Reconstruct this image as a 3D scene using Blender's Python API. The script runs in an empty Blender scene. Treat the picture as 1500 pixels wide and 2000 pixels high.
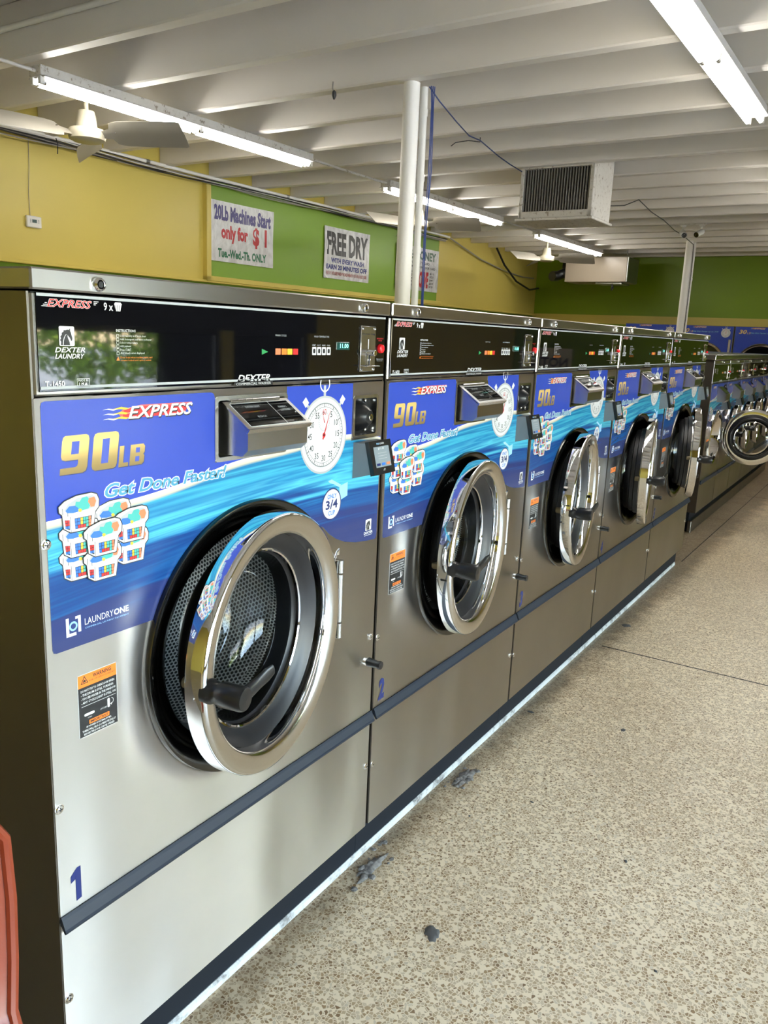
import bpy, bmesh, math, random
from mathutils import Vector, Matrix
from math import sin, cos, pi, radians

random.seed(7)
SC = bpy.context.scene
COL = SC.collection

# ------------------------------------------------------------------ camera
YAW, PITCH, ROLL = 0.553769038, -0.218940093, 0.0429487721
F_PX = 1573.387
cam_d = bpy.data.cameras.new('camera')
cam = bpy.data.objects.new('camera', cam_d)
COL.objects.link(cam)
fw = Vector((cos(PITCH) * cos(YAW), cos(PITCH) * sin(YAW), sin(PITCH)))
rt0 = Vector((sin(YAW), -cos(YAW), 0))
up0 = rt0.cross(fw)
rt = cos(ROLL) * rt0 + sin(ROLL) * up0
up = -sin(ROLL) * rt0 + cos(ROLL) * up0
M = Matrix((rt, up, -fw)).transposed().to_4x4()
M.translation = Vector((-0.77977, -1.13502, 1.56474))
cam.matrix_world = M
cam_d.sensor_fit = 'VERTICAL'
cam_d.sensor_height = 24.0
cam_d.lens = 24.0 * F_PX / 2000.0
cam_d.clip_start = 0.02
cam_d.clip_end = 200
SC.camera = cam

# ------------------------------------------------------------------ view, world, sun
SC.view_settings.view_transform = 'Standard'
SC.view_settings.look = 'None'
SC.view_settings.gamma = 1.0
SC.view_settings.use_curve_mapping = False
SC.view_settings.exposure = 1.0
SC.cycles.max_bounces = 6
SC.cycles.diffuse_bounces = 3
SC.cycles.glossy_bounces = 4
SC.cycles.transparent_max_bounces = 10
SC.cycles.caustics_reflective = False
SC.cycles.caustics_refractive = False
SC.cycles.sample_clamp_indirect = 6.0
SC.cycles.use_denoising = True
SC.cycles.use_adaptive_sampling = True
SC.cycles.adaptive_threshold = 0.1

TUBE_STRENGTH = 21.0
SKY_STRENGTH = 3.3
SUN_STRENGTH = 22.0

world = bpy.data.worlds.new('sky')
SC.world = world
world.use_nodes = True
wn = world.node_tree.nodes
wn.clear()
sky = wn.new('ShaderNodeTexSky')
sky.sky_type = 'NISHITA'
sky.sun_disc = False
sky.sun_elevation = radians(52)
sky.sun_rotation = radians(110)
bg = wn.new('ShaderNodeBackground')
bg.inputs['Strength'].default_value = SKY_STRENGTH
wo = wn.new('ShaderNodeOutputWorld')
tint = wn.new('ShaderNodeMix'); tint.data_type = 'RGBA'; tint.blend_type = 'MULTIPLY'      # camera white balance sits near daylight shade
tint.inputs[0].default_value = 1.0
tint.inputs[7].default_value = (1.0, .91, .80, 1)
world.node_tree.links.new(sky.outputs[0], tint.inputs[6])
world.node_tree.links.new(tint.outputs[2], bg.inputs[0])
world.node_tree.links.new(bg.outputs[0], wo.inputs[0])

sun_d = bpy.data.lights.new('sun', 'SUN')
sun_d.energy = SUN_STRENGTH
sun_d.angle = radians(1)
sun_d.color = (1.0, 0.96, 0.9)
sun = bpy.data.objects.new('sun', sun_d)
sun.rotation_euler = (radians(-38), radians(18), 0)     # high sun, from behind the building, lights the pavement outside
COL.objects.link(sun)

A_ROOM = radians(1.2)          # the room is turned slightly against the washer row
ROOM_M = Matrix.Rotation(-A_ROOM, 4, 'Z')
Y_LEFT, X_BACK, Y_RIGHT, X_NEAR, Z_DECK, Z_JOIST = 4.9, 13.3, -4.6, -4.6, 3.24, 2.955

def portal(x0, x1, z0, z1):
    d = bpy.data.lights.new('window_portal', 'AREA')
    d.shape = 'RECTANGLE'
    d.size, d.size_y = x1 - x0, z1 - z0
    d.cycles.is_portal = True
    o = bpy.data.objects.new('window_portal', d)
    o.matrix_world = ROOM_M @ Matrix.Translation(((x0 + x1) / 2, Y_RIGHT - 0.02, (z0 + z1) / 2)) @ Matrix.Rotation(radians(90), 4, 'X')
    COL.objects.link(o)
WINDOWS = [(-3.4, -0.6, 0.12, 2.45), (-0.45, 2.6, 0.12, 2.45), (3.2, 5.5, 0.06, 1.52), (5.68, 7.0, 0.06, 1.52)]
for w in WINDOWS:
    portal(*w)

# ================================================================== materials
MATS = {}
def mat(name, col=(.8, .8, .8), rough=.5, metal=0., **k):
    if name in MATS:
        return MATS[name]
    m = bpy.data.materials.new(name)
    m.use_nodes = True
    b = m.node_tree.nodes['Principled BSDF']
    b.inputs['Base Color'].default_value = (*col, 1)
    b.inputs['Roughness'].default_value = rough
    b.inputs['Metallic'].default_value = metal
    for kk, v in k.items():
        b.inputs[kk].default_value = v
    MATS[name] = m
    return m
class NT:
    """small helper to wire nodes"""
    def __init__(s, m):
        s.m = m; s.t = m.node_tree; s.n = s.t.nodes; s.b = s.n['Principled BSDF']
    def new(s, typ, **k):
        n = s.n.new(typ)
        for a, v in k.items():
            if a.startswith('in_'):
                key = a[3:]
                n.inputs[int(key) if key.isdigit() else key.replace('_', ' ')].default_value = v
            else:
                setattr(n, a, v)
        return n
    def link(s, a, b):
        s.t.links.new(a, b)
    def math(s, op, a, b=None, c=None):
        n = s.n.new('ShaderNodeMath'); n.operation = op
        for i, v in enumerate((a, b, c)):
            if v is None: continue
            if isinstance(v, (int, float)): n.inputs[i].default_value = v
            else: s.link(v, n.inputs[i])
        return n.outputs[0]
    def ramp(s, fac, stops, interp='LINEAR'):
        n = s.n.new('ShaderNodeValToRGB'); n.color_ramp.interpolation = interp
        e = n.color_ramp.elements
        while len(e) < len(stops): e.new(0.5)
        for el, (p, c) in zip(e, stops):
            el.position = p
            el.color = (*c, 1) if len(c) == 3 else c
        s.link(fac, n.inputs[0])
        return n.outputs[0]
    def mix(s, fac, a, b, blend='MIX'):
        n = s.n.new('ShaderNodeMix'); n.data_type = 'RGBA'; n.blend_type = blend
        for i, v in ((0, fac), (6, a), (7, b)):
            if isinstance(v, (int, float)): n.inputs[i].default_value = v
            elif isinstance(v, tuple): n.inputs[i].default_value = (*v, 1)
            else: s.link(v, n.inputs[i])
        return n.outputs[2]
    def noise(s, vec, scale, detail=2., rough=.5, dist=0.):
        n = s.n.new('ShaderNodeTexNoise')
        n.inputs['Scale'].default_value = scale; n.inputs['Detail'].default_value = detail
        n.inputs['Roughness'].default_value = rough; n.inputs['Distortion'].default_value = dist
        if vec is not None: s.link(vec, n.inputs['Vector'])
        return n.outputs[0]
    def obj(s):
        return s.n.new('ShaderNodeTexCoord').outputs['Object']
    def mapping(s, vec, scale=(1, 1, 1), loc=(0, 0, 0)):
        n = s.n.new('ShaderNodeMapping')
        n.inputs['Scale'].default_value = scale; n.inputs['Location'].default_value = loc
        s.link(vec, n.inputs['Vector'])
        return n.outputs[0]
    def bump(s, h, strength=.2, dist=.01):
        n = s.n.new('ShaderNodeBump')
        n.inputs['Strength'].default_value = strength; n.inputs['Distance'].default_value = dist
        s.link(h, n.inputs['Height']); s.link(n.outputs[0], s.b.inputs['Normal'])

def make_steel(name, col, rough, aniso, wav=.0, tangent=(0, 0, 1)):
    m = mat(name, col, rough, 1.0)
    t = NT(m)
    o = t.obj()
    grain = t.noise(t.mapping(o, (2, 2, 420)), 1.0, 3)
    t.link(t.math('ADD', t.math('MULTIPLY', grain, .03), rough - .015), t.b.inputs['Roughness'])
    t.b.inputs['Anisotropic'].default_value = aniso
    c = t.new('ShaderNodeCombineXYZ')
    for i in range(3): c.inputs[i].default_value = tangent[i]
    t.link(c.outputs[0], t.b.inputs['Tangent'])
    smudge = t.noise(o, 3.2, 4, .6)
    t.link(t.mix(smudge, tuple(x * .86 for x in col), tuple(min(1, x * 1.08) for x in col)), t.b.inputs['Base Color'])
    if wav:
        w = t.noise(t.mapping(o, (3.0, 3.0, 1.2)), 1.0, 1)
        t.bump(w, 1.0, wav)
    return m
make_steel('brushed_steel', (.56, .528, .50), .42, .96, .016)
make_steel('steel_trim', (.56, .54, .51), .30, .8, .0)
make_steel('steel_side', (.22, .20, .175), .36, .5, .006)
make_steel('steel_plain', (.55, .54, .52), .22, .0)
mat('chrome', (.83, .83, .84), .045, 1.0)
mat('chrome_face', (.72, .70, .67), .16, 1.0)
mat('dark_steel', (.10, .097, .092), .17, 1.0)
mat('rubber', (.007, .007, .009), .42)
mat('rubber_strip', (.014, .018, .028), .5, **{'Specular IOR Level': .28})
mat('kick_black', (.007, .009, .013), .5, **{'Specular IOR Level': .18})
mat('black_plastic', (.008, .008, .009), .30)
mat('black_gloss', (.003, .003, .004), .035, 0.0, **{'Coat Weight': .3, 'Coat Roughness': .02})
mat('print_white', (.54, .54, .54), .5)
mat('print_grey', (0.342, 0.357, 0.365), .45)
mat('print_dim', (.30, .31, .32), .5)
mat('print_black', (.006, .006, .007), .45)
mat('print_red', (0.471, 0.015, 0.015), .4)
mat('print_pink', (0.570, 0.091, 0.091), .4)
mat('print_orange', (0.722, 0.167, 0.015), .45)
mat('print_yellow', (0.646, 0.395, 0.023), .45)
mat('print_green', (0.015, 0.228, 0.061), .45)
mat('print_teal', (0.046, 0.342, 0.304), .45)
mat('print_blue', (0.023, 0.129, 0.471), .45)
mat('print_lightblue', (0.228, 0.456, 0.722), .45)
mat('print_textblue', (0.046, 0.228, 0.357), .4)
mat('hole_blue', (.027, .056, .35), .26)
mat('print_navy', (.007, .016, .10), .4)
mat('print_coral', (0.646, 0.167, 0.068), .45)
mat('red_button', (.75, .015, .02), .22)
mat('reader_grey', (.16, .18, .20), .45)
mat('screen_off', (.34, .38, .37), .12)
mat('brass', (.22, .175, .095), .45, .3)
mat('joint_dark', (.03, .025, .02), .7)
mat('white_paint', (.82, .80, .75), .45)
mat('white_plastic', (.70, .69, .65), .4)
mat('cream_enamel', (.50, .455, .34), .35)
mat('blade_grey', (.27, .25, .21), .45)
mat('cable_blue', (.02, .045, .19), .4)
mat('cable_black', (.012, .012, .012), .5)
mat('cable_grey', (.30, .28, .25), .5)
mat('leg_metal', (.5, .5, .5), .25, 1.0)
mat('galvanised', (.42, .43, .43), .35, 1.0)
mat('pipe_dark', (.08, .085, .09), .4, 1.0)
mat('heater_beige', (.36, .30, .235), .35)
mat('led_panel', (.01, .05, .045), .2)
mat('shade_dark', (.012, .012, .013), .6)
mat('frame_dark', (.03, .028, .026), .4, .6)

def emission(name, col, s):
    m = mat(name, col, .4)
    b = m.node_tree.nodes['Principled BSDF']
    b.inputs['Emission Color'].default_value = (*col, 1)
    b.inputs['Emission Strength'].default_value = s
    return m
emission('tube_glow', (1.0, .97, .90), TUBE_STRENGTH)
emission('led_green', (.25, .95, .80), .8)
emission('screen_lit', (.16, .19, .21), .12)
for k_ in ('led_green', 'screen_lit'): MATS[k_].cycles.emission_sampling = 'NONE'

# gold print : a lighter top running to a dark foot, as printed on the sticker
m = mat('gold_print', (.6, .4, .12), .35, .25); t = NT(m)
sx = t.new('ShaderNodeSeparateXYZ'); t.link(t.obj(), sx.inputs[0])
t.link(t.ramp(t.math('DIVIDE', t.math('SUBTRACT', sx.outputs[2], 1.31), .07), [(0, (.19, .125, .04)), (.35, (.30, .205, .065)), (.75, (.66, .46, .15)), (1, (.62, .42, .13))]), t.b.inputs['Base Color'])

# glass: thin, reflecting
def glass_mat(name, tint=(1, 1, 1), extra=0.0, ior=1.5):
    m = bpy.data.materials.new(name); m.use_nodes = True
    n = m.node_tree.nodes; n.clear(); L = m.node_tree.links
    out = n.new('ShaderNodeOutputMaterial'); mx = n.new('ShaderNodeMixShader')
    tr = n.new('ShaderNodeBsdfTransparent'); tr.inputs[0].default_value = (*tint, 1)
    gl = n.new('ShaderNodeBsdfGlossy'); gl.inputs['Roughness'].default_value = .02
    fr = n.new('ShaderNodeFresnel'); fr.inputs[0].default_value = ior
    ad = n.new('ShaderNodeMath'); ad.operation = 'ADD'; ad.inputs[1].default_value = extra
    L.new(fr.outputs[0], ad.inputs[0]); L.new(ad.outputs[0], mx.inputs[0])
    L.new(tr.outputs[0], mx.inputs[1]); L.new(gl.outputs[0], mx.inputs[2]); L.new(mx.outputs[0], out.inputs[0])
    MATS[name] = m
glass_mat('door_glass', (.84, .87, .88), .01, 1.4)
glass_mat('dark_glass', (.10, .11, .12), .03, 1.5)
glass_mat('window_glass', (.93, .95, .95), .0, 1.45)

# perforated drum steel : holes set out on a hexagonal grid in UV space (metres)
m = mat('drum_steel', (.46, .46, .46), .46, 1.0); t = NT(m)
uv = t.new('ShaderNodeUVMap').outputs[0]
sp = t.new('ShaderNodeSeparateXYZ'); t.link(uv, sp.inputs[0])
P = .0128
def lattice(off):
    u = t.math('ADD', t.math('DIVIDE', sp.outputs[0], P), off)
    v = t.math('ADD', t.math('DIVIDE', sp.outputs[1], P * 1.732), off)
    du = t.math('SUBTRACT', t.math('FRACT', u), .5)
    dv = t.math('MULTIPLY', t.math('SUBTRACT', t.math('FRACT', v), .5), 1.732)
    return t.math('SQRT', t.math('ADD', t.math('MULTIPLY', du, du), t.math('MULTIPLY', dv, dv)))
dmin = t.math('MINIMUM', lattice(0.), lattice(.5))
hole = t.math('LESS_THAN', dmin, .345)
band = t.math('GREATER_THAN', t.math('ABSOLUTE', t.math('ADD', sp.outputs[1], .075)), .022)     # plain welded strip
hole = t.math('MULTIPLY', hole, band)
t.link(t.mix(hole, (.78, .78, .77), (.006, .006, .007)), t.b.inputs['Base Color'])
t.link(t.math('SUBTRACT', 1.0, hole), t.b.inputs['Metallic'])
t.bump(t.ramp(dmin, [(.30, (0, 0, 0)), (.42, (1, 1, 1))]), .5, .003)

# royal blue sticker with the cream wave and the streaked water below it
def decal_material(name, zref=0.0, xs=1.0):
    m = mat(name, (.06, .1, .5), .26); t = NT(m)
    t.b.inputs['Coat Weight'].default_value = .06
    t.b.inputs['Specular IOR Level'].default_value = .32
    t.b.inputs['Coat Roughness'].default_value = .12
    s = t.new('ShaderNodeSeparateXYZ'); t.link(t.obj(), s.inputs[0])
    x = t.math('MULTIPLY', s.outputs[0], xs); z = t.math('ADD', s.outputs[2], zref)
    fc = t.new('ShaderNodeFloatCurve')
    cm = fc.mapping.curves[0]
    pts = [(0, 1.238), (.11, 1.243), (.17, 1.248), (.25, 1.255), (.35, 1.269), (.46, 1.288), (.62, 1.299), (.75, 1.308), (.86, 1.311), (1.0, 1.295)]
    while len(cm.points) < len(pts): cm.points.new(.5, .5)
    for p, (a, b_) in zip(cm.points, pts): p.location = (a, (b_ - 1.2) / .2)
    fc.mapping.update()
    t.link(x, fc.inputs['Value'])
    f = t.math('ADD', t.math('MULTIPLY', fc.outputs[0], .2), 1.2)
    d = t.math('SUBTRACT', z, f)                                   # above the wave > 0
    cb = t.new('ShaderNodeCombineXYZ')
    t.link(t.math('MULTIPLY', x, 1.1), cb.inputs[0])
    tilt = t.math('MULTIPLY', t.math('SINE', t.math('MULTIPLY', t.math('SUBTRACT', x, .05), 2.1)), .038)
    w = t.math('SUBTRACT', z, tilt)
    t.link(t.math('MULTIPLY', w, 26.0), cb.inputs[2])
    n1 = t.noise(cb.outputs[0], 1.0, 3, .55, .6)
    cb2 = t.new('ShaderNodeCombineXYZ')
    t.link(t.math('MULTIPLY', x, .8), cb2.inputs[0]); t.link(t.math('MULTIPLY', w, 70.0), cb2.inputs[2])
    n2 = t.noise(cb2.outputs[0], 1.0, 2, .5, .3)
    g = t.math('DIVIDE', t.math('SUBTRACT', 1.285, w), .30)
    h = t.math('ADD', g, t.math('ADD', t.math('MULTIPLY', t.math('SUBTRACT', n1, .5), .80), t.math('MULTIPLY', t.math('SUBTRACT', n2, .5), .26)))
    water = t.ramp(h, [(.0, (0.024, 0.224, 0.368)), (.11, (0.011, 0.136, 0.296)), (.20, (0.040, 0.320, 0.464)), (.29, (0.013, 0.160, 0.336)), (.38, (0.068, 0.384, 0.512)), (.46, (0.010, 0.112, 0.288)), (.53, (0.006, 0.040, 0.176)), (.62, (0.010, 0.076, 0.240)), (.70, (0.016, 0.029, 0.128)), (1.0, (0.026, 0.037, 0.124))])
    cream = t.ramp(t.math('DIVIDE', t.math('ADD', d, .010), .014), [(0, (.42, .38, .29)), (.5, (.58, .53, .43)), (1, (.64, .62, .57))])
    c1 = t.mix(t.math('GREATER_THAN', d, .003), cream, (.027, .056, .35))
    soft = t.new('ShaderNodeMapRange', in_From_Min=-.013, in_From_Max=-.008); t.link(d, soft.inputs['Value'])
    t.link(t.mix(soft.outputs[0], water, c1), t.b.inputs['Base Color'])
    return m
decal_material('wave_sticker')
decal_material('wave_sticker_small', .115, 1.36)

# painted walls, ceiling, floor
def painted(name, col, rough=.45, var=.06, bump=.03):
    m = mat(name, col, rough); t = NT(m); o = t.obj()
    n = t.noise(o, 1.3, 4, .6)
    t.link(t.mix(n, tuple(c * (1 - var) for c in col), tuple(min(1, c * (1 + var)) for c in col)), t.b.inputs['Base Color'])
    t.bump(t.noise(o, 90, 3), bump, .004)
    return m
painted('wall_yellow', (.60, .48, .105), .40)
painted('wall_green', (.20, .345, .030), .40)
painted('wall_green_far', (.175, .285, .003), .42)
painted('ceiling_white', (.70, .66, .60), .5, .05, .06)
painted('joist_white', (.73, .69, .635), .42, .06, .05)
painted('fixture_white', (.52, .50, .47), .4)
# worn white enamel
m = mat('worn_white', (.66, .63, .57), .45); t = NT(m); o = t.obj()
n = t.noise(o, 28, 6, .7)
t.link(t.ramp(n, [(.0, (.10, .075, .05)), (.38, (.30, .25, .19)), (.43, (.58, .55, .49)), (1, (.68, .65, .60))]), t.b.inputs['Base Color'])

m = mat('terrazzo', (.5, .42, .32), .30); t = NT(m); o = t.obj()
vo = t.new('ShaderNodeTexVoronoi', feature='F1', in_Scale=108.0, in_Randomness=1.0)
ve = t.new('ShaderNodeTexVoronoi', feature='DISTANCE_TO_EDGE', in_Scale=108.0, in_Randomness=1.0)
wob = t.new('ShaderNodeVectorMath', operation='ADD')
nz = t.new('ShaderNodeTexNoise', in_Scale=60.0, in_Detail=1.0)
t.link(o, nz.inputs['Vector'])
sc = t.new('ShaderNodeVectorMath', operation='SCALE'); sc.inputs['Scale'].default_value = .006
t.link(nz.outputs['Color'], sc.inputs[0]); t.link(o, wob.inputs[0]); t.link(sc.outputs[0], wob.inputs[1])
for v in (vo, ve): t.link(wob.outputs[0], v.inputs['Vector'])
sr = t.new('ShaderNodeSeparateXYZ'); t.link(vo.outputs['Color'], sr.inputs[0])
stone = t.ramp(sr.outputs[0], [(.0, (.22, .12, .05)), (.14, (.36, .215, .095)), (.34, (.46, .305, .155)), (.52, (.54, .38, .215)), (.72, (.66, .51, .33)), (.86, (.40, .26, .13)), (1, (.72, .60, .43))])
core = t.ramp(ve.outputs['Distance'], [(.07, (0, 0, 0)), (.15, (1, 1, 1))])
rim_ = t.ramp(ve.outputs['Distance'], [(.05, (1, 1, 1)), (.10, (.72, .68, .64)), (.16, (1, 1, 1))])
small = t.math('GREATER_THAN', sr.outputs[1], .22)
gm = t.math('MULTIPLY', core, small)
mixd = t.mix(gm, (.86, .70, .475), stone)
mixd = t.mix(small, mixd, t.mix(1.0, mixd, rim_, 'MULTIPLY'))
grout = core
big = t.noise(o, .9, 5, .6)
mixd = t.mix(1.0, mixd, t.ramp(big, [(.30, (.86, .83, .80)), (.62, (1.0, 1.0, 1.0))]), 'MULTIPLY')
# grime tracked along the washer plinth, with its own ragged edge
s3 = t.new('ShaderNodeSeparateXYZ'); t.link(o, s3.inputs[0])
gr = t.math('ADD', t.math('DIVIDE', t.math('ADD', s3.outputs[1], .10), .16), t.math('MULTIPLY', t.math('SUBTRACT', t.noise(o, 7, 5, .65), .5), 1.7))
mixd = t.mix(1.0, mixd, t.ramp(gr, [(.25, (1, 1, 1)), (.75, (.62, .58, .54)), (1.0, (.42, .40, .38))]), 'MULTIPLY')
t.link(mixd, t.b.inputs['Base Color'])
t.link(t.math('ADD', t.math('MULTIPLY', t.noise(o, 5, 4), .25), .24), t.b.inputs['Roughness'])
t.bump(grout, .12, .002)

m = mat('concrete_pad', (.60, .60, .58), .6); t = NT(m); o = t.obj()
t.link(t.ramp(t.noise(o, 14, 5, .7), [(.34, (.14, .13, .12)), (.48, (.46, .455, .44)), (1, (.58, .575, .56))]), t.b.inputs['Base Color']); t.bump(t.noise(o, 60, 4), .3, .006)
m = mat('mortar', (.25, .23, .21), .8); t = NT(m); o = t.obj()
t.link(t.ramp(t.noise(o, 60, 4, .7), [(.3, (.07, .06, .055)), (.6, (.26, .23, .20)), (1, (.40, .37, .33))]), t.b.inputs['Base Color'])
mat('gum', (.085, .080, .075), .7)
m = mat('chair_orange', (.19, .030, .010), .38); t = NT(m); t.bump(t.noise(t.obj(), 220, 2), .15, .001)
m = mat('vinyl_banner', (.66, .66, .66), .20); t = NT(m); o = t.obj()
t.link(t.ramp(t.noise(t.mapping(o, (9, 9, 5)), 1.0, 3, .5, 1.5), [(.3, (.50, .50, .50)), (.55, (.66, .66, .66)), (.8, (.74, .74, .74))]), t.b.inputs['Base Color'])
t.bump(t.noise(t.mapping(o, (7, 7, 4)), 1.0, 2, .5, 2.0), .6, .03)
m = mat('fin_dark', (.10, .095, .085), .5, .4); t = NT(m)
t.link(t.ramp(t.noise(t.mapping(t.obj(), (3, 3, 9)), 1.5, 4), [(.3, (.012, .010, .009)), (.7, (.07, .06, .05))]), t.b.inputs['Base Color'])
m = mat('leaf', (.12, .22, .03), .5); t = NT(m)
t.link(t.ramp(t.noise(t.obj(), 3.0, 3), [(.3, (.08, .16, .015)), (.6, (.24, .36, .03)), (.8, (.45, .52, .06))]), t.b.inputs['Base Color'])
painted('asphalt', (.46, .45, .43), .8)
painted('bark', (.10, .07, .05), .8)

# ================================================================== mesh building
class MB:
    def __init__(s):
        s.v = []; s.f = []; s.m = []; s.mats = []; s.smooth = []; s.uv = {}
    def mi(s, name):
        if name not in s.mats: s.mats.append(name)
        return s.mats.index(name)
    def raw(s, verts, faces, matn, smooth=False):
        o = len(s.v); k = s.mi(matn)
        s.v += [tuple(p) for p in verts]
        for f in faces:
            s.f.append(tuple(i + o for i in f)); s.m.append(k); s.smooth.append(smooth)
        return s
    def box(s, x0, x1, y0, y1, z0, z1, matn, b=0.0, seg=1):
        if b <= 0:
            v = [(x, y, z) for x in (x0, x1) for y in (y0, y1) for z in (z0, z1)]
            return s.raw(v, [(0, 1, 3, 2), (4, 6, 7, 5), (0, 4, 5, 1), (2, 3, 7, 6), (0, 2, 6, 4), (1, 5, 7, 3)], matn)
        bm = bmesh.new(); bmesh.ops.create_cube(bm, size=1)
        for v in bm.verts:
            v.co = Vector(((x0 + x1) / 2 + v.co.x * (x1 - x0), (y0 + y1) / 2 + v.co.y * (y1 - y0), (z0 + z1) / 2 + v.co.z * (z1 - z0)))
        bmesh.ops.bevel(bm, geom=list(bm.edges), offset=b, segments=seg, affect='EDGES', profile=.5)
        return s.bm(bm, matn)
    def bm(s, bm, matn, smooth=False):
        bm.verts.index_update()
        s.raw([v.co[:] for v in bm.verts], [[v.index for v in f.verts] for f in bm.faces], matn, smooth)
        bm.free(); return s
    def lathe(s, prof, c, axis, matn, n=64, smooth=True, ref=None, a0=0., a1=2 * pi, uvmode=False):
        """prof = [(radius, distance along axis)]"""
        ax = Vector(axis).normalized(); c = Vector(c)
        e1 = (Vector((0, 0, 1)) if abs(ax.z) < .9 else Vector((1, 0, 0))).cross(ax).normalized(); e2 = ax.cross(e1)
        full = abs(a1 - a0 - 2 * pi) < 1e-6
        cols = n if full else n + 1
        V = []; F = []
        for (r, h) in prof:
            for i in range(cols):
                a = a0 + (a1 - a0) * i / n
                V.append(c + ax * h + (e1 * cos(a) + e2 * sin(a)) * r)
        for j in range(len(prof) - 1):
            for i in range(n):
                i2 = (i + 1) % cols
                F.append((j * cols + i, j * cols + i2, (j + 1) * cols + i2, (j + 1) * cols + i))
        return s.raw(V, F, matn, smooth)
    def tube(s, pts, r, matn, n=8, caps=True):
        pts = [Vector(p) for p in pts]; V = []; F = []
        prev = None
        for i, p in enumerate(pts):
            d = (pts[min(i + 1, len(pts) - 1)] - pts[max(i - 1, 0)]).normalized()
            if prev is None:
                e1 = d.orthogonal().normalized()
            else:
                e1 = (prev - d * prev.dot(d)).normalized()
            prev = e1; e2 = d.cross(e1)
            rr = r[i] if isinstance(r, (list, tuple)) else r
            for k in range(n):
                a = 2 * pi * k / n
                V.append(p + (e1 * cos(a) + e2 * sin(a)) * rr)
        for i in range(len(pts) - 1):
            for k in range(n):
                F.append((i * n + k, i * n + (k + 1) % n, (i + 1) * n + (k + 1) % n, (i + 1) * n + k))
        s.raw(V, F, matn, True)
        if caps:
            o = len(s.v) - len(V)
            for ring in (range(n - 1, -1, -1), range((len(pts) - 1) * n, len(pts) * n)):
                s.f.append(tuple(o + k for k in ring)); s.m.append(s.mi(matn)); s.smooth.append(False)
        return s
    def cyl(s, p0, p1, r, matn, n=24, r1=None):
        p0 = Vector(p0); p1 = Vector(p1); h = (p1 - p0).length; r1 = r if r1 is None else r1
        b = min(.12 * r, .004, h * .3)
        return s.lathe([(0, 0), (r - b, 0), (r, b), (r1, h - b), (r1 - b, h), (0, h)], p0, p1 - p0, matn, n, False)
    def plate(s, outer, holes, y0, y1, matn, side=None):
        """panel in the XZ plane, front at y0, back at y1, holes cut through"""
        bm = bmesh.new(); loops = []
        for lp in [outer] + list(holes):
            vs = [bm.verts.new((x, y0, z)) for x, z in lp]
            for i in range(len(vs)): bm.edges.new((vs[i], vs[(i + 1) % len(vs)]))
            loops.append(vs)
        bmesh.ops.triangle_fill(bm, use_beauty=True, use_dissolve=False, edges=list(bm.edges), normal=(0, -1, 0))
        for f in bm.faces:
            f.normal_update()
            if f.normal.y > 0: f.normal_flip()
        s.bm(bm, matn)
        for lp in [outer] + list(holes):
            n = len(lp)
            V = [(x, y0, z) for x, z in lp] + [(x, y1, z) for x, z in lp]
            s.raw(V, [(i, (i + 1) % n, n + (i + 1) % n, n + i) for i in range(n)], side or matn)
        return s
    def poly(s, pts, y, matn):
        """flat print facing -y"""
        a = sum(pts[i][0] * pts[(i + 1) % len(pts)][1] - pts[(i + 1) % len(pts)][0] * pts[i][1] for i in range(len(pts)))
        if a < 0: pts = pts[::-1]
        return s.raw([(x, y, z) for x, z in pts], [tuple(range(len(pts)))], matn)
    def rect(s, x0, x1, z0, z1, y, matn):
        return s.poly([(x0, z0), (x1, z0), (x1, z1), (x0, z1)], y, matn)
    def disc(s, cx, cz, r, y, matn, n=32, sq=1.0):
        return s.poly([(cx + r * cos(2 * pi * i / n), cz + r * sq * sin(2 * pi * i / n)) for i in range(n)], y, matn)
    def annulus(s, cx, cz, r0, r1, y, matn, n=48):
        V = [(cx + r * cos(2 * pi * i / n), y, cz + r * sin(2 * pi * i / n)) for r in (r0, r1) for i in range(n)]
        return s.raw(V, [(i, n + i, n + (i + 1) % n, (i + 1) % n)[::-1] for i in range(n)], matn)
    def frame(s, x0, x1, z0, z1, w, y, matn):
        for a in ((x0, x1, z0, z0 + w), (x0, x1, z1 - w, z1), (x0, x0 + w, z0 + w, z1 - w), (x1 - w, x1, z0 + w, z1 - w)):
            s.rect(*a, y, matn)
        return s
    def shift(s, fn):
        s.v = [fn(p) for p in s.v]; return s
    def mesh(s, name):
        me = bpy.data.meshes.new(name)
        me.from_pydata(s.v, [], s.f)
        for k in s.mats: me.materials.append(MATS[k])
        me.polygons.foreach_set('material_index', s.m)
        me.polygons.foreach_set('use_smooth', s.smooth)
        me.update()
        return me
    def build(s, name, parent=None, fixn=True, sharp=40):
        me = s.mesh(name)
        if any(s.smooth):
            try: me.set_sharp_from_angle(angle=radians(sharp))
            except Exception: pass
        o = bpy.data.objects.new(name, me); COL.objects.link(o)
        if parent is not None: o.parent = parent
        return o

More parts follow.
